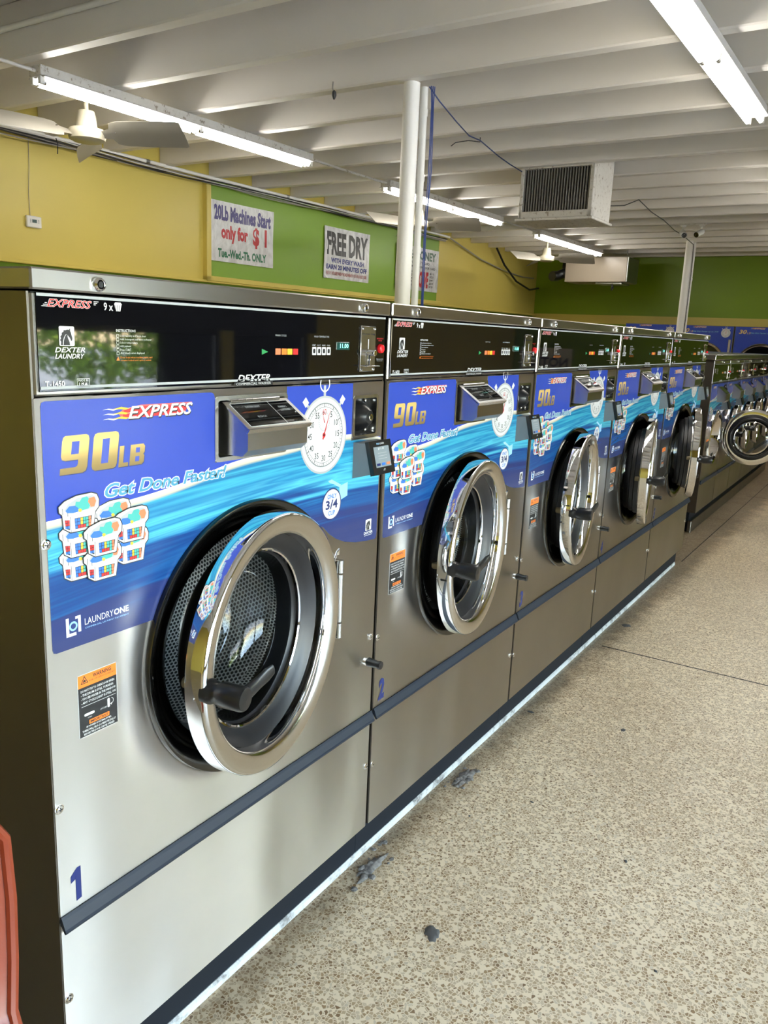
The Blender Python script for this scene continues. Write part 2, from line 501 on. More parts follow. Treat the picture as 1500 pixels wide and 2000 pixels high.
# ---- lettering: the built-in font, meshed, fitted into a box
_tc = {}
def glyphs(body, shear=0., bold=0., space=1.0, res=2, align='LEFT'):
    key = (body, shear, bold, space, res, align)
    if key in _tc: return _tc[key]
    c = bpy.data.curves.new('t', 'FONT'); c.body = body; c.size = 1; c.shear = shear; c.offset = bold
    c.space_character = space; c.resolution_u = res; c.fill_mode = 'FRONT'; c.align_x = align
    o = bpy.data.objects.new('t', c); COL.objects.link(o)
    bpy.context.view_layer.update()
    me = bpy.data.meshes.new_from_object(o.evaluated_get(bpy.context.evaluated_depsgraph_get()))
    V = [(v.co.x, v.co.y) for v in me.vertices]; Fc = [tuple(p.vertices) for p in me.polygons]
    bpy.data.objects.remove(o); bpy.data.curves.remove(c); bpy.data.meshes.remove(me)
    _tc[key] = (V, Fc); return V, Fc
def text(mb, body, x0, x1, z0, z1, y, matn, shear=0., bold=0., space=1., outline=None, omat=None, res=2, align='LEFT', shadow=None):
    V, Fc = glyphs(body, shear, bold, space, res, align)
    if not V: return
    ax, bx = min(v[0] for v in V), max(v[0] for v in V); ay, by = min(v[1] for v in V), max(v[1] for v in V)
    kx = (x1 - x0) / (bx - ax); kz = (z1 - z0) / (by - ay)
    T = lambda v, yy, dx=0, dz=0: (x0 + (v[0] - ax) * kx + dx, yy, z0 + (v[1] - ay) * kz + dz)
    if shadow:
        mb.raw([T(v, y + .0002, shadow[0], shadow[1]) for v in V], Fc, shadow[2])
    if outline:
        V2, F2 = glyphs(body, shear, bold + outline, space, res, align)
        mb.raw([T(v, y + .0001) for v in V2], F2, omat)
    mb.raw([T(v, y) for v in V], Fc, matn)

# ---- things
def tag(o, label=None, cat=None, group=None, kind=None):
    if label: o['label'] = label
    if cat: o['category'] = cat
    if group: o['group'] = group
    if kind: o['kind'] = kind
    return o
def empty(name, loc=(0, 0, 0), rz=0.):
    o = bpy.data.objects.new(name, None); o.empty_display_size = .1
    o.location = loc; o.rotation_euler = (0, 0, rz); COL.objects.link(o); return o
def copy_tree(o, parent=None):
    c = o.copy(); COL.objects.link(c); c.parent = parent
    for ch in o.children:
        copy_tree(ch, c)
    return c
def roomify(o):
    """object built in room coordinates -> world"""
    o.rotation_euler = (0, 0, -A_ROOM); return o
def RP(x, y, z=0.):
    return tuple(ROOM_M @ Vector((x, y, z)))
def circle(cx, cz, r, n=64, a0=0., a1=2 * pi, end=False):
    return [(cx + r * cos(a0 + (a1 - a0) * i / n), cz + r * sin(a0 + (a1 - a0) * i / n)) for i in range(n + (1 if end else 0))]
def rrect(x0, x1, z0, z1, r, n=4):
    out = []
    for cx, cz, a in ((x1 - r, z1 - r, 0), (x0 + r, z1 - r, pi / 2), (x0 + r, z0 + r, pi), (x1 - r, z0 + r, 1.5 * pi)):
        out += [(cx + r * cos(a + pi / 2 * i / n), cz + r * sin(a + pi / 2 * i / n)) for i in range(n + 1)]
    return out

# ================================================================== the setting
def structure(o, label, cat=None):
    tag(o, label, cat, kind='structure'); return o

b = MB()
b.raw([(X_NEAR, Y_RIGHT, 0), (X_BACK, Y_RIGHT, 0), (X_BACK, Y_LEFT, 0), (X_NEAR, Y_LEFT, 0), (X_NEAR, Y_RIGHT, -.1), (X_BACK, Y_RIGHT, -.1), (X_BACK, Y_LEFT, -.1), (X_NEAR, Y_LEFT, -.1)],
      [(0, 1, 2, 3), (7, 6, 5, 4), (0, 4, 5, 1), (1, 5, 6, 2), (2, 6, 7, 3), (3, 7, 4, 0)], 'terrazzo')
floor = structure(roomify(b.build('floor')), 'tan terrazzo floor with brown pebble chips and thin divider joints', 'floor')
FLOOR_INV = ROOM_M.inverted()
def floor_joint(p0, p1):
    p0 = FLOOR_INV @ Vector((*p0, 0)); p1 = FLOOR_INV @ Vector((*p1, 0))
    d = (p1 - p0).normalized(); n = Vector((-d.y, d.x, 0)) * .0035
    b = MB(); z = Vector((0, 0, .0012)); zz = Vector((0, 0, -.004))
    b.raw([p0 + n + z, p1 + n + z, p1 - n + z, p0 - n + z, p0 + n + zz, p1 + n + zz, p1 - n + zz, p0 - n + zz], [(3, 2, 1, 0), (0, 1, 5, 4), (1, 2, 6, 5), (2, 3, 7, 6), (3, 0, 4, 7)], 'joint_dark')
    b.build('joint', floor)
for p0, p1 in (((3.25, -.03), (3.24, -4.4)), ((5.30, .012), (12.4, -.05)), ((8.6, .06), (8.5, -4.3)), ((-.9, -1.9), (12.4, -2.1)), ((0.1, -1.3), (0.08, -4.4))):
    floor_joint(p0, p1)

# ceiling: deck with a row of joists
b = MB(); b.box(X_NEAR, X_BACK, Y_RIGHT, Y_LEFT, Z_DECK, Z_DECK + .1, 'ceiling_white')
ceiling = structure(roomify(b.build('ceiling')), 'off-white ceiling deck carried on close-set painted joists', 'ceiling')
b = MB(); b.box(0, .085, Y_RIGHT, Y_LEFT, Z_JOIST, Z_DECK + .001, 'joist_white', .008)
jm = b.mesh('joist')
k0 = int((X_NEAR - 2.775) / .608)
for k in range(k0, 18):
    x = 2.775 + .608 * k
    if x > X_BACK - .1: break
    o = bpy.data.objects.new('joist', jm); COL.objects.link(o); o.parent = ceiling; o.location = (x, 0, 0)

# left wall
b = MB(); b.box(X_NEAR, X_BACK, Y_LEFT, Y_LEFT + .15, 1.985, Z_DECK + .1, 'wall_yellow'); b.box(X_NEAR, X_BACK, Y_LEFT + .02, Y_LEFT + .15, 1.7, 1.985, 'wall_green'); b.box(X_NEAR, X_BACK, Y_LEFT + .02, Y_LEFT + .15, -.1, 1.7, 'wall_yellow')
wl = structure(roomify(b.build('wall_left')), 'yellow painted side wall behind the big washers', 'wall')
b = MB(); b.box(X_NEAR, X_BACK, Y_LEFT - .05, Y_LEFT + .03, 1.975, 2.0, 'wall_yellow', .004); b.build('ledge', wl)
GX0, GX1, GZ0 = 5.13, 9.79, 1.99
b = MB(); b.box(GX0 + .05, GX1 - .09, Y_LEFT - .025, Y_LEFT + .01, GZ0 + .05, 2.93, 'wall_green'); b.build('green_board', wl)
for x0, x1, z0, z1, d in ((GX0, GX0 + .06, GZ0, 2.95, .06), (GX1 - .10, GX1, GZ0, 2.95, .03), (GX0, GX1, GZ0 + .0, GZ0 + .05, .06)):
    b = MB(); b.box(x0, x1, Y_LEFT - d, Y_LEFT + .01, z0, z1, 'wall_yellow', .005); b.build('board_frame', wl)
# back wall
b = MB()
for z0, z1, mm in ((-.1, 1.875, 'wall_green_far'), (1.875, 2.02, 'wall_yellow'), (2.02, Z_DECK + .1, 'wall_green_far')):
    b.box(X_BACK, X_BACK + .15, Y_RIGHT, Y_LEFT + .15, z0, z1, mm)
structure(roomify(b.build('wall_back')), 'dark green end wall with a yellow band above the dryers', 'wall')
# near wall, behind the camera
b = MB(); b.box(X_NEAR - .15, X_NEAR, Y_RIGHT - .15, Y_LEFT + .15, -.1, Z_DECK + .1, 'wall_yellow')
structure(roomify(b.build('wall_near')), 'yellow painted wall behind the viewer', 'wall')
# right wall with shop windows
b = MB()
holes = [[(x0, z0), (x1, z0), (x1, z1), (x0, z1)] for x0, x1, z0, z1 in WINDOWS]
b.plate([(X_NEAR, -.1), (X_BACK + .15, -.1), (X_BACK + .15, Z_DECK + .1), (X_NEAR, Z_DECK + .1)], holes, 0, .15, 'wall_yellow')
b.shift(lambda p: (p[0], Y_RIGHT - p[1], p[2]))
structure(roomify(b.build('wall_right')), 'yellow shopfront wall with wide windows opposite the washers', 'wall')
for i, (x0, x1, z0, z1) in enumerate(WINDOWS):
    w = empty('window_%d' % (i + 1)); roomify(w)
    structure(w, ['wide shopfront window furthest behind the viewer', 'wide shopfront window facing the first washer', 'low window under the dark valance, broader one', 'low window under the dark valance, narrower one'][i], 'window')
    b = MB(); b.box(x0, x1, Y_RIGHT - .085, Y_RIGHT - .075, z0, z1, 'window_glass'); b.build('pane', w)
    b = MB()
    for a in ((x0, x0 + .05, z0, z1), (x1 - .05, x1, z0, z1), (x0, x1, z0, z0 + .05), (x0, x1, z1 - .05, z1)):
        b.box(a[0], a[1], Y_RIGHT - .12, Y_RIGHT - .04, a[2], a[3], 'frame_dark')
    b.build('window_frame', w)
b = MB(); b.box(3.1, 7.1, Y_RIGHT, Y_RIGHT + .03, 1.52, 2.5, 'shade_dark', .004)
tag(roomify(b.build('window_valance')), 'dark fabric valance hung above the low windows', 'valance')
# concrete pad under the big washers
b = MB(); b.box(-.02, 5.175, .032, 1.25, -.02, .022, 'concrete_pad', .005)
structure(b.build('trim_1'), 'pale concrete pad edge under the five big washers', 'plinth')
# dark plinth under the small washers
b = MB(); b.box(6.36, 10.9, .20, 1.2, -.02, .165, 'kick_black'); b.box(6.33, 10.9, .17, .20, -.01, .10, 'steel_side', .003)
structure(b.build('trim_2'), 'dark plinth under the row of small washers', 'plinth')

# ================================================================== big washer
W = 1.04; BW = 1.028
ZT, ZL, ZP, ZS, ZF = 1.64, 1.604, 1.444, .494, .133
DC = (.516, .895)         # porthole centre
HINGE = (.812, .016, .891); RD = .289

def horse_logo(mb, x0, z0, s, y):
    """white plate with a dark horse head looking right"""
    mb.poly(rrect(x0, x0 + s * .92, z0, z0 + s, s * .08), y, 'print_white')
    P = [(.08, .04), (.10, .22), (.02, .30), (.10, .38), (.06, .48), (.16, .56), (.16, .66), (.28, .72), (.30, .80), (.42, .80), (.55, .84), (.64, .82), (.74, .90), (.74, .78), (.80, .66), (.84, .52), (.88, .40), (.86, .28), (.78, .26), (.74, .36), (.66, .46), (.60, .50), (.57, .58), (.55, .48), (.60, .36), (.68, .20), (.70, .04)]
    mb.poly([(x0 + s * (.02 + .92 * a * .95), z0 + s * b_) for a, b_ in P], y - .00015, 'print_black')
    Wm = [(.22, .06), (.24, .24), (.30, .42), (.40, .56), (.52, .62), (.40, .52), (.33, .38), (.28, .22), (.27, .06)]
    mb.poly([(x0 + s * .92 * a, z0 + s * b_) for a, b_ in Wm], y - .0003, 'print_white')

def basket(mb, ox, oz, k, y):
    """laundry basket full of clothes, drawn 470 x 360 units, k metres per unit"""
    T = lambda pts: [(ox + p[0] * k, oz - p[1] * k) for p in pts]
    L = .00012
    # coordinates rectified from the oblique view
    body = [(35, 190), (50, 350), (130, 400), (400, 400), (440, 190)]
    rim = [(0, 120), (4, 178), (60, 228), (160, 242), (430, 228), (475, 185), (482, 110), (455, 50), (390, 28), (210, 34), (70, 72)]
    grow = lambda pts, g: [((p[0] - 238) * (1 + g / 238) + 238, (p[1] - 240) * (1 + g / 160) + 240) for p in pts]
    mb.poly(T(grow(body, 10)), y, 'print_black'); mb.poly(T([((q[0] - 238) * 1.045 + 238, (q[1] - 135) * 1.10 + 135) for q in rim]), y - .5 * L, 'print_black')
    mb.poly(T(body), y - L, 'print_white'); mb.poly(T([(p[0], p[1]) for p in rim]), y - 2 * L, 'print_white')
    mb.poly(T([(60, 160), (110, 105), (220, 58), (400, 52), (448, 80), (452, 130), (430, 185), (160, 205), (90, 195)]), y - 3 * L, 'print_grey')
    mb.poly(T([(75, 168), (120, 128), (190, 132), (225, 160), (235, 196), (160, 204), (95, 194)]), y - 4 * L, 'print_blue')
    mb.poly(T([(190, 132), (200, 92), (245, 100), (275, 62), (335, 56), (360, 82), (345, 115), (370, 155), (350, 185), (235, 196), (225, 160)]), y - 4 * L, 'print_teal')
    mb.poly(T([(345, 115), (360, 78), (425, 72), (446, 120), (420, 175), (375, 172), (368, 145)]), y - 5 * L, 'print_coral')
    mb.poly(T([(222, 178), (245, 168), (268, 180), (262, 205), (235, 206)]), y - 5 * L, 'print_yellow')
    cols = ['print_blue', 'print_blue', 'print_yellow', 'print_teal', 'print_teal', 'print_coral', 'print_red']
    mb.poly(T([(178, 262), (182, 375), (372, 375), (388, 262)]), y - 3 * L, 'print_black')
    for i in range(6):
        for j in range(3):
            c = cols[i] if j < 2 else ('print_red' if 0 < i < 4 else cols[i])
            mb.poly(T([(182 + 33 * i, 267 + 36 * j), (182 + 33 * i + 28, 267 + 36 * j), (182 + 32.5 * i + 28, 298 + 36 * j), (182 + 32.5 * i, 298 + 36 * j)]), y - 4 * L, c)
    mb.poly(T([(62, 262), (70, 350), (118, 372), (120, 270)]), y - 3 * L, 'print_black')
    for i in range(2):
        for j in range(3):
            mb.poly(T([(66 + 27 * i, 268 + 30 * j), (66 + 27 * i + 22, 269 + 30 * j), (66 + 26 * i + 23, 295 + 31 * j), (67 + 27 * i, 293 + 30 * j)]), y - 4 * L, 'print_red' if j < 2 else 'print_blue')
    mb.poly(T([(128, 240), (130, 400), (134, 400), (133, 240)]), y - 3 * L, 'print_black')
    for q in ((38, 44, 138, 205), (96, 102, 178, 228)):
        mb.poly(T([(q[0], q[2]), (q[0], q[3]), (q[1], q[3]), (q[1], q[2])]), y - 3 * L, 'print_black')

def baskets_print(mb, y, kk=1.0, ox=0., oz=0.):
    # front-plane boxes of the eight baskets (x, z of upper left corner)
    for i, (x, z) in enumerate([(.104, 1.262), (.033, 1.197), (.034, 1.238), (.035, 1.282), (.142, 1.203), (.143, 1.243), (.078, 1.187), (.080, 1.231)]):
        basket(mb, ox + x * kk, oz + z * kk, .000166 * kk, y - .0007 * (i % 8) * .9)

def stopwatch(mb, cx, cz, r, y):
    mb.disc(cx, cz, r * 1.03, y, 'print_dim', 64); mb.disc(cx, cz + r * .02, r * 1.0, y - .0001, 'print_grey', 64)
    mb.annulus(cx, cz, r * .86, r * .97, y - .0002, 'print_white')
    mb.disc(cx, cz, r * .84, y - .0003, 'print_white', 64)
    for k in range(60):
        a = 2 * pi * k / 60; r0 = .74 if k % 5 == 0 else .77
        d = Vector((sin(a), cos(a))); n = Vector((cos(a), -sin(a))) * r * (.012 if k % 5 == 0 else .006)
        p0 = Vector((cx, cz)) + d * r * r0; p1 = Vector((cx, cz)) + d * r * .82
        mb.poly([tuple(p0 + n), tuple(p1 + n), tuple(p1 - n), tuple(p0 - n)], y - .0004, 'print_black')
    mb.annulus(cx, cz, r * .825, r * .84, y - .0004, 'print_black'); mb.annulus(cx, cz, r * .735, r * .745, y - .0004, 'print_black')
    for k, s in enumerate(('60', '5', '10', '15', '20', '25', '30', '35', '40', '45', '50', '55')):
        a = 2 * pi * k / 12; px = cx + sin(a) * r * .61; pz = cz + cos(a) * r * .61; w = r * (.085 if len(s) == 2 else .045)
        text(mb, s, px - w, px + w, pz - r * .08, pz + r * .08, y - .0004, 'print_red' if k == 0 else 'print_black', bold=.01)
    c2 = cz + r * .36
    mb.annulus(cx, c2, r * .235, r * .25, y - .0004, 'print_dim', 32)
    for k in range(24):
        a = 2 * pi * k / 24; d = Vector((sin(a), cos(a))); n = Vector((cos(a), -sin(a))) * r * .008
        p0 = Vector((cx, c2)) + d * r * .19; p1 = Vector((cx, c2)) + d * r * .235
        mb.poly([tuple(p0 + n), tuple(p1 + n), tuple(p1 - n), tuple(p0 - n)], y - .0004, 'print_dim')
    for a, r0, r1, w, q in ((radians(22), -.12, .70, .022, (cx, cz)), (radians(-20), -.04, .2, .015, (cx, c2))):
        d = Vector((sin(a), cos(a))); n = Vector((cos(a), -sin(a))) * r * w; o = Vector(q)
        mb.poly([tuple(o + d * r * r0 + n * 1.4), tuple(o + d * r * r1 + n * .2), tuple(o + d * r * r1 - n * .2), tuple(o + d * r * r0 - n * 1.4)], y - .0006, 'print_red')
    mb.disc(cx, cz, r * .07, y - .0007, 'print_red', 20); mb.disc(cx, cz, r * .03, y - .0008, 'print_black', 12)
    # crown, ring and two side pushers
    mb.rect(cx - r * .05, cx + r * .05, cz + r * 1.0, cz + r * 1.30, y, 'print_grey')
    mb.annulus(cx, cz + r * 1.34, r * .18, r * .22, y - .0001, 'print_white', 32)
    for s in (-1, 1):
        a = s * radians(42); d = Vector((sin(a), cos(a))); n = Vector((cos(a), -sin(a)))
        o = Vector((cx, cz))
        mb.poly([tuple(o + d * r * .98 + n * r * .04), tuple(o + d * r * 1.12 + n * r * .04), tuple(o + d * r * 1.12 - n * r * .04), tuple(o + d * r * .98 - n * r * .04)], y, 'print_grey')
        mb.poly([tuple(o + d * r * 1.10 + n * r * .09), tuple(o + d * r * 1.30 + n * r * .09), tuple(o + d * r * 1.30 - n * r * .09), tuple(o + d * r * 1.10 - n * r * .09)], y - .0001, 'print_white')

def fill2d(mb, loops, y, matn):
    bm = bmesh.new()
    for lp in loops:
        vs = [bm.verts.new((x, y, z)) for x, z in lp]
        for i in range(len(vs)): bm.edges.new((vs[i], vs[(i + 1) % len(vs)]))
    bmesh.ops.triangle_fill(bm, use_beauty=True, edges=list(bm.edges), normal=(0, -1, 0))
    for f in bm.faces:
        f.normal_update()
        if f.normal.y > 0: f.normal_flip()
    mb.bm(bm, matn)
BLOCK = {'9': ([(.10, 1), (.86, 1), (.96, .97), (1, .88), (1, .16), (.96, .05), (.84, 0), (0, 0), (0, .17), (.55, .17), (.62, .20), (.64, .26), (.64, .36), (.16, .36), (.04, .39), (0, .48), (0, .86), (.03, .96)], [[(.36, .51), (.64, .51), (.64, .84), (.36, .84)]]),
         '3': ([(.0, 1), (.86, 1), (.97, .96), (1, .88), (1, .62), (.94, .52), (1, .43), (1, .14), (.96, .04), (.84, 0), (0, 0), (0, .17), (.60, .17), (.64, .22), (.64, .40), (.60, .44), (.25, .44), (.25, .59), (.60, .59), (.64, .63), (.64, .80), (.60, .84), (0, .84)], []),
         '0': ([(.14, 1), (.86, 1), (.96, .97), (1, .88), (1, .13), (.96, .04), (.86, 0), (.14, 0), (.04, .04), (0, .13), (0, .88), (.04, .97)], [[(.36, .17), (.64, .17), (.64, .83), (.36, .83)]]),
         'L': ([(0, 0), (1, 0), (1, .19), (.46, .19), (.46, 1), (0, 1)], []),
         'B': ([(0, 0), (.86, 0), (1, .12), (1, .42), (.92, .51), (1, .60), (1, .88), (.88, 1), (0, 1)], [[(.38, .17), (.66, .17), (.66, .42), (.38, .42)], [(.38, .60), (.66, .60), (.66, .84), (.38, .84)]])}
def block_text(mb, items, z0, y, matn, sh=.14, rimmat='print_navy'):
    for ch, x0, x1, h in items:
        o, hs = BLOCK[ch]
        T = lambda lp, g=0.: [(x0 + a * (x1 - x0) + sh * b_ * h, z0 + b_ * h) for a, b_ in lp]
        mb.poly(rrect(0, 0, 0, 0, 0, 1)[:0] or [(px_ + .0012, pz_ - .0014) for px_, pz_ in T(o)], y + .0001, rimmat)
        fill2d(mb, [T(o)] + [T(q) for q in hs], y, matn)
        for q in hs: mb.poly(T(q), y + .00005, 'hole_blue')
def weight_print(mb, y):
    block_text(mb, [('9', .041, .094, .064), ('0', .103, .156, .064)], 1.314, y, 'gold_print')
    block_text(mb, [('L', .160, .181, .037), ('B', .184, .217, .037)], 1.314, y, 'gold_print')

def flame_logo(mb, x0, x1, z0, z1, y):
    w = x1 - x0; h = z1 - z0
    T = lambda pts: [(x0 + a * w, z0 + b_ * h) for a, b_ in pts]
    mb.poly(T([(.20, .12), (.30, .10), (.98, .92), (1.0, 1.0), (.40, 1.02), (.22, .80), (.16, .5)]), y, 'print_pink')
    mb.poly(T([(.20, .10), (.90, .16), (.95, .80), (.34, .92), (.22, .70)]), y - .0001, 'print_red')
    for zz, s in ((.86, 1), (.52, .9), (.18, 1.05)):
        mb.poly(T([(.0, zz - .05), (.06, zz + .03), (.12, zz - .03), (.18, zz + .07), (.25, zz - .01), (.30, zz), (.24, zz - .10), (.17, zz - .04), (.11, zz - .13), (.05, zz - .04)]), y - .0002, 'print_white')
        mb.poly(T([(.09, zz - .03), (.14, zz + .02), (.19, zz + .10), (.27, zz - .02), (.24, zz - .12), (.18, zz - .06)]), y - .0003, 'print_yellow')
    text(mb, 'EXPRESS', x0 + .26 * w, x1, z0 + .05 * h, z1 - .03 * h, y - .0006, 'print_white', shear=.3, bold=.022, shadow=(.0012, -.0022, 'print_black'))

def control_panel(root, w=BW, zb=ZP, zt=ZL, small=False):
    """black glass fascia and everything printed or mounted on it"""
    p = MB(); p.box(.0045, w - .0045, .0, .05, zb, zt, 'steel_trim', .003)
    fas = p.build('fascia', root)
    p = MB(); p.box(.010, w - .010, -.004, .001, zb + .007, zt - .001, 'black_gloss', .001)
    cp = p.build('control_panel', root)
    b = MB(); y = -.0048
    for z in (zb + .011, zt - .0062):
        b.rect(.012, w - .012, z, z + .0045, y, 'print_grey')
    X = lambda v: v * w / BW
    # white print
    text(b, 'EXPRESS', X(.030), X(.113), 1.5825, 1.5945, y, 'print_red', shear=.35, bold=.012, outline=.03, omat='print_white')
    for k in range(3):
        b.rect(X(.020 + .003 * k), X(.030), 1.5825 + .0025 * k, 1.5837 + .0025 * k, y, 'print_white'); b.rect(X(.117), X(.127 - .003 * k), 1.5935 - .0025 * k, 1.5947 - .0025 * k, y, 'print_white')
    text(b, '9 x', X(.137), X(.156), 1.581, 1.594, y, 'print_white', bold=.02)
    b.poly([(X(.159), 1.592), (X(.174), 1.592), (X(.171), 1.581), (X(.162), 1.581)], y, 'print_white')
    for k in range(3): b.rect(X(.1615 + .0037 * k), X(.1625 + .0037 * k), 1.5815, 1.591, y - .0001, 'print_black')
    b.poly([(X(.158), 1.592), (X(.161), 1.5955), (X(.172), 1.5955), (X(.175), 1.592)], y, 'print_white')
    horse_logo(b, X(.049), 1.5225, .031, y)
    text(b, 'DEXTER', X(.040), X(.097), 1.5125, 1.5205, y, 'print_white', shear=.3, bold=.02)
    text(b, 'LAUNDRY', X(.040), X(.096), 1.5025, 1.5105, y, 'print_white', shear=.3, bold=.02)
    text(b, 'INSTRUCTIONS', X(.161), X(.203), 1.547, 1.5515, y, 'print_white', bold=.01)
    for k, s in enumerate(('Load laundry and latch door', 'Add detergent and fabric softener', 'Select temperature', 'Add payment', 'Press START', 'Add bleach when displayed')):
        z = 1.5385 - .0058 * k
        b.frame(X(.161), X(.1665), z - .0006, z + .0042, .0006, y, 'print_white')
        text(b, s, X(.169), X(.169 + .0021 * len(s)), z - .0004, z + .0040, y, 'print_white', res=1)
    b.poly([(X(.160), 1.499), (X(.167), 1.499), (X(.1635), 1.5055)], y, 'print_orange')
    text(b, 'Door locks when machine starts, and', X(.169), X(.239), 1.5022, 1.5058, y, 'print_orange', res=1)
    text(b, 'remains locked until cycle is ended', X(.169), X(.236), 1.4972, 1.5008, y, 'print_orange', res=1)
    text(b, 'T-1450', X(.020), X(.056), 1.4585, 1.468, y, 'print_white', bold=.02)
    b.frame(X(.079), X(.104), 1.4565, 1.4705, .0008, y, 'print_white')
    text(b, 'MADE IN', X(.082), X(.101), 1.4655, 1.469, y, 'print_white', res=1); text(b, 'USA', X(.083), X(.1), 1.458, 1.464, y, 'print_white', bold=.03)
    text(b, 'DEXTER', X(.462), X(.563), 1.455, 1.4685, y, 'print_white', shear=.3, bold=.02)
    text(b, 'COMMERCIAL WASHER', X(.458), X(.566), 1.4475, 1.4525, y - .0002, 'print_white')
    b.rect(X(.452), X(.572), 1.4460, 1.4540, y - .0001, 'print_black')
    text(b, 'WASH CYCLE', X(.579), X(.616), 1.5475, 1.5515, y, 'print_grey', res=1)
    b.poly([(X(.536), 1.509), (X(.536), 1.521), (X(.556), 1.515)], y, 'print_green')
    for x, c in ((.580, 'print_coral'), (.601, 'print_orange'), (.620, 'print_yellow'), (.640, 'print_red')):
        b.rect(X(x), X(x + .0175), 1.509, 1.522, y, c)
    text(b, 'WASH TEMPERATURE', X(.715), X(.773), 1.5475, 1.5515, y, 'print_grey', res=1)
    for k, s in enumerate(('START', 'HOT', 'WARM', 'COLD')):
        x = .709 + .0185 * k
        text(b, s, X(x), X(x + .013), 1.5285, 1.5318, y, 'print_white', res=1)
        b.poly(rrect(X(x), X(x + .0155), 1.508, 1.5265, .002), y, 'print_white')
        b.poly(rrect(X(x + .0035), X(x + .012), 1.512, 1.5225, .003), y - .0001, 'print_black')
    text(b, 'EMERGENCY', X(.978), X(1.010), 1.5475, 1.5508, y, 'print_red', res=1); text(b, 'STOP', X(.986), X(1.003), 1.5425, 1.5458, y, 'print_red', res=1)
    text(b, 'Push and hold', X(.980), X(1.010), 1.4965, 1.4995, y, 'print_grey', res=1); text(b, 'for 3 seconds', X(.981), X(1.008), 1.4925, 1.4955, y, 'print_grey', res=1)
    b.build('panel_print', cp)
    b = MB(); b.box(X(.802), X(.856), -.006, -.003, 1.520, 1.5385, 'led_panel', .001); led = b.build('price_display', cp)
    b = MB(); text(b, '11.00', X(.816), X(.850), 1.5245, 1.5345, -.0065, 'led_green', bold=.01); b.build('digits', cp)
    b = MB(); b.box(X(.902), X(.969), -.0075, -.003, 1.467, 1.579, 'steel_plain', .0015)
    b.lathe([(.0, .0), (.0035, 0), (.0035, .002), (0, .003)], (X(.908), -.0075, 1.573), (0, -1, 0), 'chrome', 10)
    for x, z in ((.963, 1.573), (.908, 1.473), (.963, 1.473)):
        b.lathe([(.0035, 0), (.003, .002), (0, .003)], (X(x), -.0075, z), (0, -1, 0), 'chrome', 10)
    b.box(X(.934), X(.937), -.0080, -.0070, 1.523, 1.547, 'print_white'); b.box(X(.933), X(.938), -.0082, -.0072, 1.484, 1.508, 'print_black')
    b.box(X(.930), X(.932), -.012, -.0075, 1.484, 1.508, 'chrome', .0005); b.box(X(.939), X(.941), -.012, -.0075, 1.484, 1.508, 'chrome', .0005)
    text(b, 'Quarters Only', X(.907), X(.965), 1.5565, 1.562, -.0079, 'print_black', bold=.01, res=1)
    b.cyl((X(.9355), -.0075, 1.514), (X(.9355), -.030, 1.514), .0075, 'chrome', 16)
    b.box(X(.908), X(.966), -.026, -.0075, 1.481, 1.4835, 'chrome', .0008)
    b.build('coin_slide', cp)
    b = MB(); b.lathe([(.0, .010), (.006, .0098), (.0100, .008), (.0115, .004), (.0115, 0)], (X(.995), -.004, 1.524), (0, -1, 0), 'red_button', 24); b.build('stop_button', cp)
    if small:
        pass
    return cp

def keylock(mb, x, z, y, r=.0105):
    mb.lathe([(r, 0), (r, .004), (r * .92, .007), (r * .72, .009), (r * .66, .0075), (r * .2, .0075), (0, .0075)], (x, y, z), (0, -1, 0), 'chrome', 20)
    mb.disc(x, z, r * .42, y - .0078, 'print_black', 12)
def screw(mb, x, z, y, r=.0075):
    mb.lathe([(r * 1.25, 0), (r * 1.25, .0012), (r, .0016), (r * .85, .0042), (0, .005)], (x, y, z), (0, -1, 0), 'chrome', 16)
    mb.rect(x - r * .55, x + r * .55, z - r * .09, z + r * .09, y - .0052, 'print_black'); mb.rect(x - r * .09, x + r * .09, z - r * .55, z + r * .55, y - .0053, 'print_black')

